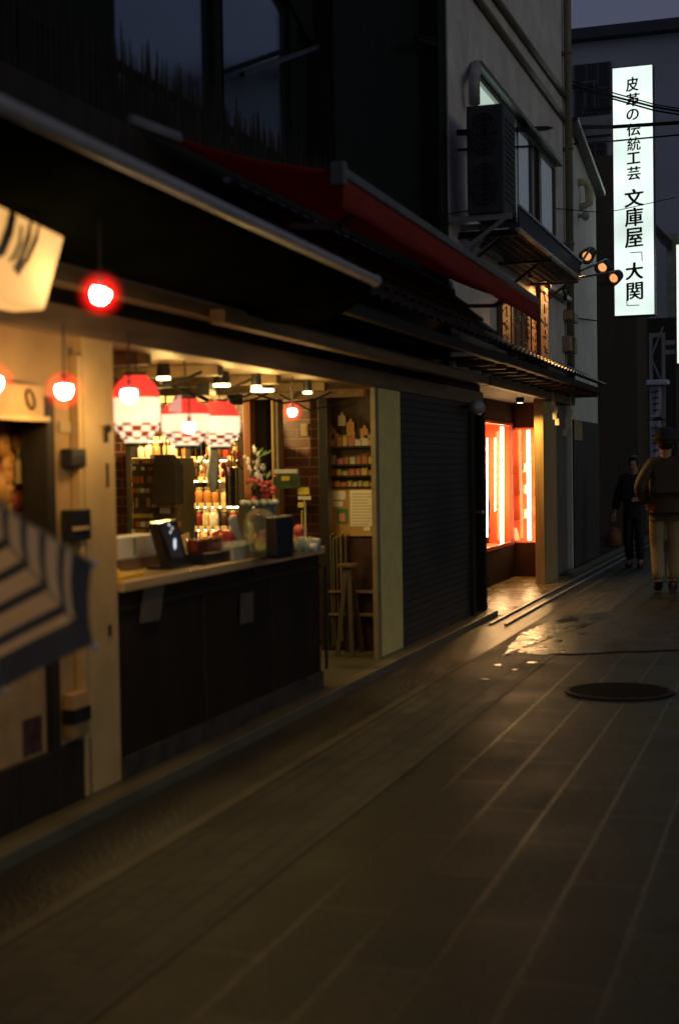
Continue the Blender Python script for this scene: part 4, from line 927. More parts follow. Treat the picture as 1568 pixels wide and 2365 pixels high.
# showcase facing us
Yc = 17.52
a, c = gy(1172,992,Yc), gy(1247,1250,Yc)
sc2 = thing('showcase', ((a.x+c.x)/2, Yc, c.z), 'glowing showcase with painted red halo lining facing the street with three glass shelves', 'showcase')
x0, x1, z0, z1 = a.x, c.x, c.z, a.z
b = MB(); b.box(x0, x1, Yc+.26, Yc+.28, z0, z1); b.box(x0-.02, x0, Yc, Yc+.28, z0, z1); b.box(x1, x1+.02, Yc, Yc+.28, z0, z1); b.box(x0-.02,x1+.02,Yc,Yc+.28,z0-.02,z0); b.box(x0-.02,x1+.02,Yc,Yc+.28,z1,z1+.02); b.build('lining', M_halo_lining, sc2)
b = MB(); b.box(x0-.16, x1+.06, Yc-.004, Yc+.30, .0, z0-.021); b.box(x0-.16, x1+.06, Yc-.004, Yc+.3, z1+.021, 2.25); b.box(x1+.021,x1+.06,Yc-.004,Yc+.3,z0-.021,z1+.021); b.build('surround', mat('dark red boards', (.026,.010,.006), .8, spec=.06, stretch=(1,1,.15), scale=12), sc2)
b = MB()
for py in (1093,1143,1200): z = gy(1210,py,Yc).z; b.box(x0, x1, Yc+.03, Yc+.25, z-.006, z)
b.build('shelf', mat('shelf glass edge', (.5,.12,.06), .1), sc2)
xt = gy(1222,1100,Yc+.05).x
b = MB(); tube_lamp(b, V(xt, Yc+.03, z0+.015), V(xt, Yc+.03, z1-.015), .022); b.build('tube_lamp', E_tube, sc2, smooth=True)
b = MB(); b.box(x0, x1, Yc+.004, Yc+.008, z0, z1); b.build('glass', glass('low glare glass'), sc2)
for i, py in enumerate((1092,1142,1199)):
    z = gy(1210,py,Yc).z; p = V(gy(1208,py,Yc).x, Yc+.07, z+.001)
    b = MB(); b.lathe([(.02,0),(.035,.01),(.05,.06),(.045,.10),(.05,.12),(.045,.12),(.04,.10),(.045,.06),(.03,.015),(1e-5,.012)], p, 14)
    tag(b.build('cut_glass_bowl', mat('cut glass', (.85,.7,.6), .06, trans=.6, bump=.8, bscale=60), smooth=False), ['cut glass bowl on the top shelf of the showcase facing us','cut glass bowl on the middle shelf of the showcase facing us','cut glass bowl on the low shelf of the showcase facing us'][i], 'bowl', 'glass bowls in the showcase')
p = V(gy(1196,1248,Yc).x, Yc+.12, z0+.001); b = MB(); b.prism([p+V(-.06,0,0),p+V(.0,0,0),p+V(-.04,.02,.16),p+V(-.09,.02,.16)], (0,.02,0)); tag(b.build('leaning_card', M_white), 'pale card leaning at the bottom of the showcase facing us', 'card')
# canopy over the alcove
cn = thing('alcove_canopy', (-2.6, 15, 2.3), 'low dark tiled canopy with lit timber underside above the red showcases', 'canopy')
A0, A1 = 11.78, 18.75
b = MB(); tiles(b, A0, A1, -2.86, 2.64, -2.42, 2.40, rows=3); b.build('tile_course', M_tile, cn, solid=.012)
b = MB(); b.box(-2.50,-2.45,A0,A1,2.31,2.385); b.build('fascia', M_dark, cn, bevel=.004)
b = MB(); b.box(-3.45,-2.505,A0+.02,A1-.02,2.325,2.345); b.box(-3.88,-2.87,13.12,17.8,2.182,2.197); b.build('soffit', mat('near black soffit board', (.018,.012,.007), .7, stretch=(1,.1,1), scale=10), cn)  # soffit colour set evenly to near black
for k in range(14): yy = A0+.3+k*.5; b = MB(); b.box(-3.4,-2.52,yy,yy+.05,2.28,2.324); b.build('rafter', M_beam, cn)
b = MB(); b.box(-2.86,-2.78,13.2,18.4,2.17,2.26); b.build('beam', M_beam, cn, bevel=.004)
# small downlight under the canopy, its light falling on the entrance paving
lp = gx(1201,955,-3.05); lp.z = 2.180
t = thing('canopy_downlight', (lp.x, lp.y, lp.z-.06), 'tiny warm downlight under the canopy above the glowing showcases', 'lamp')
b = MB(); b.lathe([(.045,0),(.05,.05),(.03,.06)], (lp.x,lp.y,lp.z-.055), 16); b.build('housing', M_black, t)
b = MB(); b.lathe([(.03,-.004),(.03,-.001),(1e-5,-.0005)], (lp.x,lp.y,lp.z-.055), 14); b.build('lens', E_warm, t)
spot_light('downlight_beam', (lp.x,lp.y,lp.z-.07), (lp.x+.28,lp.y-.1,0), 75, (1,.60,.17), .03, math.radians(150), t)
# paper shide hanging at the entrance
for i, (px, py, s) in enumerate(((1277,925,1),(1318,945,1.15))):
    p = gx(px,py,-2.70); w = .045*s; h = .075*s; b = MB(); lean = -.12*(1 if i else -.3)
    x = 0; z = 0
    for k in range(4):
        q0 = p+V(x,0,z); b.prism([q0+V(-w/2,0,0), q0+V(w/2,0,0), q0+V(w/2+lean*h,0,-h), q0+V(-w/2+lean*h,0,-h)], (0,.003+.001*k,0)); x += lean*h+(.55*w if k%2 == 0 else -.35*w)*(1 if i == 0 else -1); z -= h*.92
    b.tube([p+V(0,0,0), V(p.x,p.y,2.325)], .003, 5)
    tag(b.build('paper_streamer', M_paper), ['left white zigzag paper streamer hanging from the canopy','right white zigzag paper streamer hanging beside the tan plaque'][i], 'streamer', 'zigzag paper streamers under the canopy')
a, c = gx(1322,968,FX+.0), gx(1340,1018,FX+.0); b = MB(); b.box(FX-.055,FX+.03,a.y,c.y,c.z,a.z); tag(b.build('wall_plaque', mat('tan plaque', (.36,.27,.12), .6), bevel=.006), 'tan box plaque on the boards right of the paper streamers', 'plaque')
# ------------------------------------------------------------------ wooden name boards in the orange light
rnd = random.Random(5)
for i, (x0, x1, yt0, yb0) in enumerate(((1160,1180,690,808),(1182,1204,700,822),(1206,1226,712,834),(1228,1246,724,846),(1248,1268,655,852))):
    X_ = FX+.06 if i < 4 else FX+.22
    a, c = gx(x0,yt0,X_), gx(x1,yb0,X_); t = thing('name_board', (X_,(a.y+c.y)/2,c.z), ['upright weathered name board, nearest the pale wall','upright weathered name board, second from the pale wall','upright weathered name board, third from the pale wall','upright weathered name board, behind the projecting board','tall projecting name board at the end of the row'][i], 'name board', 'carved name boards in the orange light')
    zt = a.z; b = MB(); b.box(X_-.05, X_, a.y, c.y-.012, c.z, zt); b.build('board', mat('weathered sign wood', (.20,.085,.03), .55, stretch=(1,1,.12), scale=14, var=.6), t, bevel=.006)
    b = MB(); zz = zt-.06
    while zz > c.z+.08:
        w = (c.y-a.y)*.3; ym = (a.y+c.y)/2
        for q in range(3):
            yy = ym+rnd.uniform(-w,w); z2 = zz-rnd.uniform(0,.08); d = rnd.uniform(-1,1)
            b.bar((X_+.004, yy-w*.5, z2-.02*d), (X_+.004, yy+w*.5, z2+.02*d), .008, .014)
        b.bar((X_+.004, ym+rnd.uniform(-.03,.03), zz+.01), (X_+.004, ym+rnd.uniform(-.05,.05), zz-.09), .008, .02); zz -= .14
    b.build('carving', mat('gilt carving', (.42,.22,.06), .35, metal=.4, var=.5, scale=20), t)
# ------------------------------------------------------------------ air conditioner
XA = -2.36
t = thing('air_conditioner', (-2.6, 12.6, 3.6), 'big dark outdoor air conditioner box on brackets on the grey wall', 'air conditioner')
ya, yb = gx(1164,400,XA).y, gx(1192,400,XA).y; XL = gy(1078,400,ya).x
za, zb = gx(1164,488,XA).z, gx(1164,238,XA).z
b = MB(); b.box(XL, XA, ya, yb, za, zb); b.build('case', mat('dark grey enamel', (.055,.055,.055), .5), t, bevel=.015)
for k in range(2):
    zc = za+(zb-za)*(.27+.46*k); xm = (XL+XA)/2; n_ = 24; b = MB()
    for rr in (.03,.06,.09,.115): b.tube([V(xm+rr*math.cos(2*PI*i/n_), ya-.012, zc+rr*1.5*math.sin(2*PI*i/n_)) for i in range(n_+1)], .005, 6, cap=False)
    b.bar((xm-.12,ya-.012,zc),(xm+.12,ya-.012,zc),.01,.01); b.bar((xm,ya-.012,zc-.18),(xm,ya-.012,zc+.18),.01,.01); b.build('fan_grille', M_black, t)
b = MB()
for k in range(14): zz = za+.12+k*(zb-za-.24)/13; b.box(XA,XA+.008,ya+.06,yb-.06,zz,zz+.012)
b.build('side_vent', M_black, t)
for yy in (ya+.05, yb-.05):
    b = MB(); b.box(FX, XA+.05, yy-.02, yy+.02, za-.05, za-.002); b.bar((XA, yy, za-.04), (FX+.01, yy, za-.36), .03, .03); b.build('bracket', M_grey, t)
b = MB(); b.tube([V(-2.7,yb+.03,za+.3),V(-2.62,yb+.12,za+.2),V(-2.72,yb+.16,za-.1),V(FX+.03,yb+.1,za-.25)], .03, 8); b.build('hose', mat('lagged hose', (.42,.40,.38), .7), t, smooth=True)
b = MB(); b.tube([gx(1100,150,FX+.05),gx(1095,180,FX+.12),gx(1096,240,FX+.10)], .05, 10); b.build('duct', M_grey, t, smooth=True)
# ------------------------------------------------------------------ metal balcony shelf with spot lamps
XB = -2.3
t = thing('metal_platform', (-2.55, 13.8, 3.44), 'black metal platform with mesh floor and side panel under the upper windows', 'platform')
ba, bb = 12.15, gx(1341,620,XB).y
b = MB(); b.box(XB-.012, XB, ba, bb, 3.47, 3.64); b.build('side_panel', M_black, t)
b = MB(); b.box(XB-.015, XB+.012, ba, bb, 3.641, 3.662); b.box(XB-.03,XB+.012,ba,bb,3.44,3.462); b.build('rail', mat('pale galvanised edge', (.60,.66,.62), .25, metal=.6), t)
b = MB()
y = ba
while y < bb: b.bar((FX+.01,y,3.45),(XB-.03,y,3.45),.012,.014); y += .085
x = FX+.06
while x < XB-.04: b.bar((x,ba,3.451),(x,bb,3.451),.012,.012); x += .085
b.build('mesh_floor', M_black, t)
for yy in (ba+.05,(ba+bb)/2,bb-.05): b = MB(); b.bar((FX,yy,3.42),(XB-.02,yy,3.42),.03,.03); b.bar((FX+.01,yy,3.12),(XB-.15,yy,3.40),.025,.025); b.build('bracket', M_black, t)
for i, (px, py, pyr) in enumerate(((1356,590,572),(1392,616,600),(1418,641,626))):
    yy = bb-1.7+.85*i
    X0 = XB; hd = gx(px, py, XB+.45+.06*i); hd = V(XB+.42, 0, 0)
    # head found on the plane of its own arm
    Yl = (16.5,16.9,17.3)[i]
    hd = gy(px, py, Yl); top = gy(px+8, pyr, Yl)
    tgt = V(FX-.1, Yl-1.9, 2.72)
    t2 = thing('spot_lamp', top, ['black spot lamp on a long arm, upper left of the three','black spot lamp on a long arm, middle of the three','black spot lamp on a long arm, lower right beside the white sign'][i], 'spot lamp', 'spot lamps lighting the name boards')
    b = MB(); b.tube([V(XB-.0, bb-.05-.03*i, 3.46+.075*(2-i)), top], .014, 8); b.build('arm', M_black, t2)
    d = (tgt-hd).normalized(); b = MB(); b.lathe([(.035,-.14),(.07,-.11),(.085,.0),(.088,.05),(.08,.05),(.075,.0)], hd, 18, axis=d); b.tube([hd-d*.1, top], .015, 8); b.build('head', M_black, t2, smooth=True)
    b = MB(); b.lathe([(.052,.003),(.052,.014),(1e-5,.024)], hd, 16, axis=d); b.build('lens', emit('spot lamp face', (1,.42,.15), 1.1), t2)
    spot_light('spot_beam', hd+d*.07, tgt, 120, (1,.46,.13), .04, math.radians(44), t2)

# ================================================================== NARROW PALE BUILDING beyond
b2 = thing('pale_narrow_building', (FX, 19.8, 0), 'narrow pale rendered house with a sloping gable behind the drainpipe', 'building')
e1 = gx(1378,700,FX).y
zt0 = gx(1326,390,FX).z; zt1 = gx(1378,455,FX).z
b = MB(); b.prism([(FX,18.52,0),(FX,e1,0),(FX,e1,zt1),(FX,18.52,zt0+.5)], (-4,0,0)); b.build('wall', M_stucco2, b2)
b = MB(); b.bar((FX+.06,18.52,zt0+.54),(FX+.06,e1+.1,zt1+.04),.14,.07); b.build('roof_edge', M_frame, b2)
p = gx(1349,440,FX+.08); b = MB(); b.tube([V(FX,p.y,p.z+.12),p+V(.02,0,.12),p+V(.05,.1,.05),p+V(.05,.1,-.16),V(FX,p.y+.1,p.z-.2)], .055, 10); b.build('vent_pipe', mat('cream vent pipe', (.50,.48,.30), .5), b2, smooth=True)
p = gx(1352,497,FX+.1); b = MB(); b.ball(p, .07, 12, 8, sc=(.8,1,1)); b.tube([p, V(FX,p.y,p.z)], .03, 8); b.build('hood_vent', M_grey, b2, smooth=True)
b = MB(); b.box(FX,FX+.02,18.6,e1-.05,.02,2.0); b.build('shutter', mat('dark shutter', (.05,.045,.035), .5, stretch=(1,1,8), scale=6), b2)
# ================================================================== END OF THE STREET
def block(name, x0, x1, y0, y1, h, m, label, extras=None):
    t = thing(name, ((x0+x1)/2, y0, 0), label, 'building'); b = MB(); b.box(x0,x1,y0,y1,0,h); b.build('wall', m, t); return t
# far grey block across the end
YF = 36.0
ft = gy(1326,77,YF); fr_ = gy(1568,48,YF)
FZ = (ft.z+fr_.z)/2
t = block('far_block', -22, 26, YF, YF+10, FZ-.25, M_farwall, 'long blue grey block closing the end of the street, with a flat roof edge')
b = MB(); b.box(-22.2, 26.2, YF-.35, YF+10, FZ-.25, FZ+.02); b.build('roof_edge', mat('dark roof edge', (.035,.04,.042), .6), t)
b = MB(); b.box(gy(1326,300,YF-.2).x-1, gy(1412,300,YF-.2).x, YF-.25, YF, gy(1350,318,YF).z, gy(1350,278,YF).z); b.build('ledge', mat('grey ledge', (.26,.24,.22), .7), t)
for (x0,y0,x1,y1) in ((1328,150,1410,262),(1330,330,1400,362)):
    a, c = gy(x0,y0,YF), gy(x1,y1,YF)
    w = MB(); w.box(a.x,c.x,YF-.04,YF-.002,c.z,a.z); w = w.build('window', M_black, t)
    fr = MB(); 
    for k in range(4): xx = a.x+(c.x-a.x)*k/3; fr.box(xx-.03,xx+.03,YF-.09,YF-.045,c.z,a.z)
    fr.box(a.x,c.x,YF-.08,YF-.046,(a.z+c.z)/2-.03,(a.z+c.z)/2+.03); fr.build('frame', M_frame, w)
    r3 = MB(); r3.box(a.x+.2,c.x-.3,YF-.30,YF-.27,c.z+.02,c.z+.06); r3.box(a.x+.2,c.x-.3,YF-.30,YF-.27,c.z+.75,c.z+.79)
    xx = a.x+.25
    while xx < c.x-.35: r3.box(xx,xx+.03,YF-.295,YF-.275,c.z+.06,c.z+.75); xx += .25
    r3.build('railing', mat('grey railing', (.10,.11,.13), .5), w)
# dark houses in front of it
block('brown_house', gy(1375,700,27.5).x-2.5, gy(1470,700,27.5).x, 27.5, 30, gy(1400,358,27.5).z, mat('dark brown boards', (.075,.058,.030), .7, stretch=(6,1,.3), scale=4, var=.3), 'dark brown house behind the narrow pale building')
t = block('dark_house', gy(1466,700,29.5).x, gy(1560,700,29.5).x, 29.5, 33.5, gy(1500,735,29.5).z, mat('dark olive boards', (.035,.034,.026), .7, scale=3, var=.5, stretch=(5,1,.5)), 'dark shopfront below and behind the tall white sign')
b = MB(); 
for px in (1440,1455,1475): a, c = gy(px,900,29.4), gy(px+6,1280,29.4); b.box(a.x,c.x,29.44,29.5,0,a.z)
b.build('mullion', mat('olive mullion', (.10,.09,.06), .5), t)
t = block('pale_green_house', gy(1520,700,31.5).x, gy(1548,700,31.5).x, 33.6, 35, gy(1540,540,33.6).z, mat('pale green render', (.30,.34,.24), .7), 'narrow pale green house glimpsed right of the tall white sign')
b = MB(); a = gy(1512,540,33.5); c = gy(1552,575,33.5); b.prism([(a.x,33.45,a.z),(c.x,33.45,c.z),(c.x,33.45,c.z+.2),(a.x,33.45,a.z+.25)], (0,1.5,0)); b.build('roof', M_frame, t)
# ================================================================== TALL WHITE LIGHT SIGN
YS = 22.0
sq = [gy(1411,153,YS), gy(1507,149,YS), gy(1514,727,YS), gy(1420,730,YS)]
sx0_, sx1_ = (sq[0].x+sq[3].x)/2, (sq[1].x+sq[2].x)/2; sz0, sz1 = (sq[2].z+sq[3].z)/2, (sq[0].z+sq[1].z)/2
t = thing('light_sign', ((sx0_+sx1_)/2, YS, sz0), 'tall white backlit sign with a column of dark brown Japanese characters', 'sign')
b = MB(); b.box(sx0_+.012, sx1_-.012, YS, YS+.02, sz0+.012, sz1-.012); b.build('face', E_sign, t)
b = MB(); b.box(sx0_, sx1_, YS+.0201, YS+.24, sz0, sz1)
for (p0,p1,q0,q1) in ((sx0_,sx0_+.0115,sz0,sz1),(sx1_-.0115,sx1_,sz0,sz1)): b.box(p0,p1,YS-.008,YS+.02,q0,q1)
b.box(sx0_+.0115,sx1_-.0115,YS-.008,YS+.02,sz0,sz0+.0115); b.box(sx0_+.0115,sx1_-.0115,YS-.008,YS+.02,sz1-.0115,sz1); b.build('casing', mat('sign casing', (.08,.05,.045), .5), t)
b = MB()
for z in (sz0+.5, sz1-.6): b.box(FX-.3, sx0_, YS+.09, YS+.13, z, z+.05)
b.build('bracket', M_black, t)
def char_mesh(ch, w, h, thick, off):
    cu = bpy.data.curves.new('glyph', 'FONT'); cu.body = ch; cu.size = 1; cu.extrude = .004; cu.offset = 0; cu.resolution_u = 4
    o = bpy.data.objects.new('glyph', cu); COL.objects.link(o); bpy.context.view_layer.update()
    me = bpy.data.meshes.new_from_object(o.evaluated_get(bpy.context.evaluated_depsgraph_get()))
    bpy.data.objects.remove(o); bpy.data.curves.remove(cu)
    xs = [v.co.x for v in me.vertices]; ys = [v.co.y for v in me.vertices]
    if not xs: return None
    cx, cy = (min(xs)+max(xs))/2, (min(ys)+max(ys))/2; sx, sy = w/(max(xs)-min(xs)), h/(max(ys)-min(ys))
    vs = [((v.co.x-cx)*sx, (v.co.y-cy)*sy, v.co.z) for v in me.vertices]; fs = [tuple(p.vertices) for p in me.polygons]
    bpy.data.meshes.remove(me); return vs, fs
chars = [('皮',1460,193,28,32,.012),('革',1462,229,30,30,.012),('の',1461,263,27,25,.012),('伝',1463,298,30,29,.012),('統',1464,331,30,31,.008),('工',1463,364,29,25,.016),('芸',1464,399,29,30,.014),
         ('文',1464,456,42,40,.020),('庫',1464,500,40,42,.016),('屋',1464,548,40,44,.016),('大',1465,625,38,38,.022),('関',1466,672,36,40,.016)]
sl = math.tan(math.radians(-3))
for ch, px, py, w, h, off in chars:
    c = gy(px, py, YS-.004); k = (c-EYE).dot(C2W @ V(0,0,-1))/F
    r_ = char_mesh(ch, w*k, h*k, .004, off)
    if r_:
        b = MB(); o_ = off*.45
        for j, (dx, dy) in enumerate(((0,0),(o_,o_*.3),(-o_,-o_*.3),(o_*.4,-o_*.5),(-o_*.4,o_*.5))): b.add([c+V(x+dx, -z-.0005-.0007*j, y+dy+.05*x) for x, y, z in r_[0]], r_[1])
        b.build('character', M_ink, t, weld=False)
# corner brackets of the quotation
b = MB()
for pts in (((1455,583),(1482,581),(1483,602)),((1447,690),(1448,705),(1476,704))):
    P = [gy(x, y, YS-.004) for x, y in pts]
    for p, q_ in zip(P, P[1:]): b.bar(p, q_, .012, .006, up=(0,1,0))
b.build('character', M_ink, t)
# second light sign at the right edge
YS2 = 25
a, c = gy(1559,562,YS2), gy(1640,838,YS2)
t = thing('light_sign', ((a.x+c.x)/2, YS2, c.z), 'pale green backlit sign cut by the right edge of the picture', 'sign')
b = MB(); b.box(a.x+.02,c.x-.02,YS2,YS2+.03,c.z+.02,a.z-.02); b.build('face', E_sign2, t)
b = MB(); b.box(a.x,c.x,YS2+.031,YS2+.25,c.z,a.z); b.box(a.x,a.x+.02,YS2-.01,YS2+.03,c.z,a.z); b.build('casing', mat('sign casing', (.08,.05,.045), .5), t)
b = MB(); b.box(c.x-.1,c.x+2.0,YS2+.1,YS2+.15,c.z+.3,c.z+.35); b.build('bracket', M_black, t)
# lattice pole and banners
YP = 26.5
pl, pr_ = gy(1503,850,YP).x, gy(1532,850,YP).x; ptop = gy(1518,768,YP).z
t = thing('lattice_pole', ((pl+pr_)/2, YP, 0), 'grey lattice steel pole standing right of the tall white sign', 'pole')
b = MB()
for x in (pl, pr_): b.box(x-.03,x+.03,YP,YP+.06,0,ptop)
b.build('upright', M_grey, t)
b = MB(); z = .6; k = 0
while z < ptop-.3: b.bar((pl if k%2 else pr_, YP+.03, z), (pr_ if k%2 else pl, YP+.03, z+.55), .035, .03); z += .55; k += 1
b.box(pl,pr_,YP+.005,YP+.055,ptop-.08,ptop); b.build('lacing', M_grey, t)
b = MB()
for py in (790,812): z = gy(1550,py,YP).z; b.box(pr_, gy(1558,py,YP).x, YP+.01, YP+.05, z-.04, z+.04)
b.build('arm', M_grey, t)
p = gy(1518,883,YP-.3); b = MB(); b.box(p.x-.20,p.x+.20,p.y-.08,p.y+.29,p.z-.05,p.z+.05); tag(b.build('pole_box', mat('pale blue box', (.60,.64,.72), .5), bevel=.03), 'pale box fixed across the lattice pole above the banners', 'box')
for i, (y0, y1) in enumerate(((892,962),(972,1058))):
    a, c = gy(1500,y0,YP-.25), gy(1528,y1,YP-.25)
    t = thing('banner', ((a.x+c.x)/2, YP-.25, c.z), ['upper grey cloth banner with faint dark marks on the lattice pole','lower grey cloth banner with faint dark marks on the lattice pole'][i], 'banner', 'grey banners on the lattice pole')
    b = MB(); b.grid(lambda u, v: V(a.x+(c.x-a.x)*u, YP-.25+.015*math.sin(6*u+3*v), a.z+(c.z-a.z)*v), 8, 10); b.build('cloth', mat('grey banner cloth', (.42,.42,.45), .8), t, solid=.006)
    b = MB(); b.tube([(a.x-.05,YP-.25,a.z+.02),(c.x+.15,YP-.25,a.z+.02)], .012, 6); b.bar((c.x+.05,YP-.25,a.z+.02),(c.x+.05,YP+.02,a.z+.02),.02,.02); b.build('rod', M_black, t)
    b = MB(); xm = (a.x+c.x)/2
    for q in range(4): z = a.z+(c.z-a.z)*(.2+.2*q); b.bar((xm-.06,YP-.275,z),(xm+.06,YP-.275,z+.02),.008,.022); b.bar((xm,YP-.275,z+.06),(xm-.01,YP-.275,z-.05),.008,.02)
    b.build('mark', M_black, t)

# ================================================================== WIRES
def wire(pts, r, label, sag=0):
    b = MB(); P = [Vector(p) for p in pts]; out = []
    for i in range(len(P)-1):
        for k in range(12): f = k/12; q_ = P[i].lerp(P[i+1], f); out.append(q_+V(0,0,-sag*4*f*(1-f)))
    out.append(P[-1]); b.tube(out, r, 6); return tag(b.build('overhead_wire', mat('cable rubber', (.010,.010,.010), .9, spec=.1)), label, 'wire', 'overhead wires crossing the street')
wire([gx(1060,305,-2.7), gy(1300,293,18.5), gy(1412,292,21), gy(1570,282,21), V(6,21,6.8)], .030, 'thickest overhead cable, crossing the fourth character of the white sign')
wire([gx(1060,345,-2.7), gy(1300,333,18.5), gy(1412,325,21), gy(1570,310,21), V(6,21,6.5)], .014, 'thin overhead wire just under the thickest cable')
for i, (ya_, yb_, yc_, yd_) in enumerate(((78,180,212,240),(88,190,220,246),(90,196,226,254))):
    wire([gx(960,ya_,-2.8), gy(1200,(ya_+yb_)/2+14,18), gy(1322,yb_+6,19.5), gy(1412,yc_,21.2), gy(1512,yd_,21.2), gy(1620,yd_+18,21.2)], (.010,.016,.013)[i], ['highest of the three sagging wires across the top characters','middle of the three sagging wires across the top characters','lowest of the three sagging wires across the top characters'][i])
wire([gx(1000,500,-2.6), gy(1170,470,16), gx(1390,490,-2.5), gy(1430,484,21.5), gy(1560,455,21.5)], .006, 'very thin wire passing before the upper window panes towards the white sign')
wire([gx(1336,735,FX+.08), gx(1378,740,FX+.05)], .010, 'short wire across the narrow pale building below the spot lamps')

# ================================================================== PEOPLE
def skin_mesh(name, verts, edges, radii, root, mats, parent, org, sub=2, mi=None):
    me = bpy.data.meshes.new(name); me.from_pydata([Vector(v) for v in verts], edges, [])
    o = bpy.data.objects.new(name, me); COL.objects.link(o)
    sk = o.modifiers.new('skin', 'SKIN'); sk.use_smooth_shade = True
    sv = me.skin_vertices[0].data
    for i, r in enumerate(radii): sv[i].radius = (r, r) if not isinstance(r, tuple) else r
    for i in range(len(verts)): sv[i].use_root = (i == root)
    sb = o.modifiers.new('sub', 'SUBSURF'); sb.levels = sub; sb.render_levels = sub
    bpy.context.view_layer.update()
    m2 = bpy.data.meshes.new_from_object(o.evaluated_get(bpy.context.evaluated_depsgraph_get()))
    bpy.data.objects.remove(o); bpy.data.meshes.remove(me)
    for m in mats: m2.materials.append(m)
    m2.name = name; ob = bpy.data.objects.new(name, m2); COL.objects.link(ob); ob.parent = parent; WORG[ob.name] = org
    return ob
def person(base, yaw, H, label, jacket, trousers, shoes, skin, hairc, hat=None, pose=None, stride=.10, coat_len=.0):
    """a standing or walking figure: x right, y forward, z up in its own frame"""
    t = thing('person', base, label, 'person'); t.rotation_euler = (0,0,yaw); s = H/1.75
    A = {  # joints
     'pel': (0,0,.95), 'sp1': (0,-.01,1.10), 'sp2': (0,-.005,1.28), 'neck': (0,.0,1.47), 'hd0': (0,.015,1.55), 'hd1': (0,.02,1.63), 'hd2': (0,.01,1.71),
     'lsh': (-.17,0,1.41), 'rsh': (.17,0,1.41)}
    A.update(pose)
    A['lhip'] = (-.09,0,.90); A['rhip'] = (.09,0,.90)
    names = ['pel','sp1','sp2','neck','hd0','hd1','hd2','lsh','lel','lwr','lpalm','rsh','rel','rwr','rpalm','lhip','lkn','lan','lto','rhip','rkn','ran','rto']
    R = dict(pel=(.145,.10), sp1=(.135,.10), sp2=(.15,.105), neck=.055, hd0=(.068,.08), hd1=(.076,.095), hd2=(.055,.07), lsh=.06, lel=.042, lwr=.027, lpalm=(.036,.018), rsh=.06, rel=.042, rwr=.027, rpalm=(.036,.018),
             lhip=.088, lkn=.056, lan=.037, lto=.032, rhip=.088, rkn=.056, ran=.037, rto=.032)
    E = [('pel','sp1'),('sp1','sp2'),('sp2','neck'),('neck','hd0'),('hd0','hd1'),('hd1','hd2'),('sp2','lsh'),('lsh','lel'),('lel','lwr'),('lwr','lpalm'),('sp2','rsh'),('rsh','rel'),('rel','rwr'),('rwr','rpalm'),
         ('pel','lhip'),('lhip','lkn'),('lkn','lan'),('lan','lto'),('pel','rhip'),('rhip','rkn'),('rkn','ran'),('ran','rto')]
    vs = [Vector(A[k])*s for k in names]; rr = [R[k] if not isinstance(R[k], tuple) else R[k] for k in names]
    rr = [(x*s, x*s) if not isinstance(x, tuple) else (x[0]*s, x[1]*s) for x in rr]
    es = [(names.index(a), names.index(b)) for a, b in E]
    # fingers: five short chains from each palm
    for side in ('l','r'):
        pw, pp = Vector(A[side+'wr']), Vector(A[side+'palm']); d = (pp-pw).normalized(); sx = d.cross(V(0,1,0)).normalized(); pi = names.index(side+'palm')
        for k, (off, ln) in enumerate(((-.026,.062),(-.009,.075),(.009,.070),(.026,.055))):
            a = pp+sx*off+d*.02; n0 = len(vs); vs += [a*s, (a+d*ln*.55+V(0,.012,0))*s, (a+d*ln*.85+V(0,.034,0))*s]; rr += [(.009*s,)*2,(.008*s,)*2,(.006*s,)*2]; es += [(pi,n0),(n0,n0+1),(n0+1,n0+2)]
        a = pw.lerp(pp,.55)+sx*.030*(1 if side == 'l' else -1)*-1+V(0,.015,0); n0 = len(vs); vs += [a*s, (a+d*.035+V(0,.02,0))*s]; rr += [(.010*s,)*2,(.008*s,)*2]; es += [(pi,n0),(n0,n0+1)]
    skin_mesh('body', vs, es, rr, 0, [skin], t, WORG[t.name])
    def garment(nm, ks, ed, grow, m, extra=None):
        v = [Vector(A[k])*s for k in ks]; r = []
        for k in ks: x = R[k]; x = (x, x) if not isinstance(x, tuple) else x; g_ = grow.get(k, grow['*']); r.append(((x[0]+g_)*s, (x[1]+g_)*s))
        return skin_mesh(nm, v, [(ks.index(a), ks.index(b)) for a, b in ed], r, 0, [m], t, WORG[t.name])
    A['hem'] = tuple(Vector(A['pel'])+V(0,0,-.07-coat_len)); R['hem'] = (.165,.135)
    A['col'] = tuple(Vector(A['neck'])+V(0,0,-.015)); R['col'] = .06
    A['lcu'] = tuple(Vector(A['lel']).lerp(Vector(A['lwr']), .9)); R['lcu'] = .032; A['rcu'] = tuple(Vector(A['rel']).lerp(Vector(A['rwr']), .9)); R['rcu'] = .032
    garment('jacket', ['pel','hem','sp1','sp2','col','lsh','lel','lcu','rsh','rel','rcu'], [('pel','hem'),('pel','sp1'),('sp1','sp2'),('sp2','col'),('sp2','lsh'),('lsh','lel'),('lel','lcu'),('sp2','rsh'),('rsh','rel'),('rel','rcu')], {'*':.028,'pel':.035,'sp1':.04}, jacket)
    A['lhe'] = tuple(Vector(A['lan'])+V(0,0,.03)); R['lhe'] = .05; A['rhe'] = tuple(Vector(A['ran'])+V(0,0,.03)); R['rhe'] = .05
    garment('trousers', ['pel','lhip','lkn','lhe','rhip','rkn','rhe'], [('pel','lhip'),('lhip','lkn'),('lkn','lhe'),('pel','rhip'),('rhip','rkn'),('rkn','rhe')], {'*':.024,'pel':-.035}, trousers)
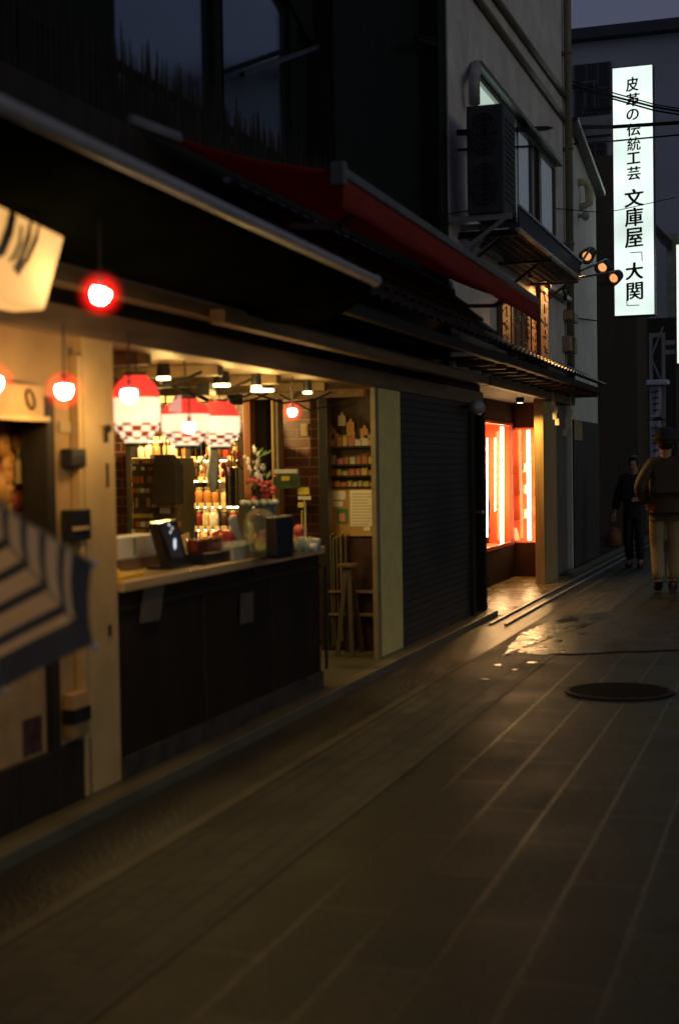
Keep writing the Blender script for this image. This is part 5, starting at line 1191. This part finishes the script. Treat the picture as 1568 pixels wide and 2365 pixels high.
    for side in 'lr':
        an, to = Vector(A[side+'an'])*s, Vector(A[side+'to'])*s; v = [an+V(0,-.02,.03)*s, an+V(0,-.03,-.03)*s, to+V(0,-.02,.0)*s, to+V(0,.05,-.003)*s]
        skin_mesh('shoe', v, [(0,1),(1,2),(2,3)], [(.05*s,.05*s),(.048*s,.045*s),(.05*s,.04*s),(.036*s,.03*s)], 1, [shoes], t, WORG[t.name])
    hb = WORG[t.name]+Vector(A['hd1'])*s
    b = MB(); b.ball(hb+V(0,-.022,.028)*s, .108*s, 18, 12, sc=(.86,1.02,1.05)); 
    b.v = [v if (v-hb).y < .055*s or (v-hb).z > .06*s else v+V(0,-.05*s,0) for v in b.v]; b.build('hair', hairc, t, smooth=True)
    # face: eyes, nose, mouth, ears
    f0 = WORG[t.name]+Vector(A['hd0']).lerp(Vector(A['hd1']), .75)*s
    b = MB(); b.ball(f0+V(0,.098,-.02)*s, .014*s, 8, 6, sc=(.8,1.2,1.5))
    for q in (-1,1): b.ball(f0+V(q*.078,.0,.0)*s, .026*s, 8, 6, sc=(.4,.7,1.1))
    b.build('nose_and_ears', skin, t, smooth=True)
    b = MB()
    for q in (-1,1): b.ball(f0+V(q*.03,.088,.012)*s, .010*s, 8, 6, sc=(1.3,.5,.7))
    b.build('eye', M_black, t); b = MB(); b.ball(f0+V(0,.088,-.055)*s, .018*s, 8, 6, sc=(1.3,.4,.4)); b.build('mouth', mat('lips', (.22,.07,.06), .6), t)
    if hat:
        hc = hb+V(0,-.005,.075)*s; b = MB(); b.lathe([(.165*s,-.045*s),(.115*s,.0),(.108*s,.075*s),(.07*s,.105*s),(1e-5,.11*s)], hc, 22); b.build('hat', hat, t, smooth=True)
    return t
skin_m = mat('skin', (.45,.25,.16), .6, var=.08); hair_m = mat('black hair', (.012,.010,.009), .5)
p = gz(1540,1368)
pose1 = dict(lel=(-.30,-.10,1.14), lwr=(-.20,.06,.96), lpalm=(-.17,.10,.91), rel=(.27,-.05,1.13), rwr=(.27,.06,.90), rpalm=(.265,.09,.83), lkn=(-.10,.06,.50), lan=(-.09,-.10,.10), lto=(-.10,.03,.045), rkn=(.09,.06,.51), ran=(.07,.10,.09), rto=(.07,.22,.045))
person(V(p.x,p.y,0), math.radians(8), 1.74, 'person in a brown jacket, beige trousers and hat walking away at the right edge', mat('brown jacket', (.055,.034,.014), .7, scale=12), mat('beige trousers', (.34,.27,.13), .75, scale=9, var=.15), mat('black shoe', (.012,.012,.014), .4), skin_m, hair_m, mat('black hat', (.014,.013,.014), .7), pose1)
p = gz(1466,1312)
pose2 = dict(lel=(-.25,.02,1.14), lwr=(-.14,.20,1.10), lpalm=(-.10,.24,1.09), rel=(.27,-.02,1.12), rwr=(.30,.03,.88), rpalm=(.305,.05,.81), lkn=(-.09,.05,.50), lan=(-.09,.0,.09), lto=(-.10,.12,.045), rkn=(.09,.04,.50), ran=(.09,-.06,.09), rto=(.10,.06,.045))
P2_ = person(V(p.x,p.y,0), math.radians(172), 1.50, 'short person in black clothes walking towards us with an orange bag', mat('black coat', (.010,.012,.013), .7), mat('black trousers', (.012,.012,.013), .7), mat('maroon shoe', (.06,.02,.02), .5), skin_m, hair_m, None, pose2, coat_len=.12)
hp = gz(1466,1312); q = V(p.x-.27, p.y-.06, .0)
s_ = 1.50/1.75; ang = math.radians(172); hand = V(p.x,p.y,0)+Matrix.Rotation(ang,3,'Z') @ (V(.308,.07,.76)*s_)
t = thing('shopping_bag', hand+V(0,0,-.36), 'orange brown bag held by the person in black', 'bag')
b = MB(); b.lathe([(.07,0),(.115,.03),(.12,.14),(.085,.22),(.05,.255)], hand+V(0,0,-.36), 16); b.build('body', mat('orange brown bag', (.22,.075,.02), .6), t, smooth=True)
b = MB(); b.tube([hand+V(-.05,0,-.11), hand+V(-.035,0,-.02), hand+V(0,0,.012), hand+V(.035,0,-.02), hand+V(.05,0,-.11)], .008, 8); b.build('handle', mat('orange brown bag', (.22,.075,.02), .6), t, smooth=True)
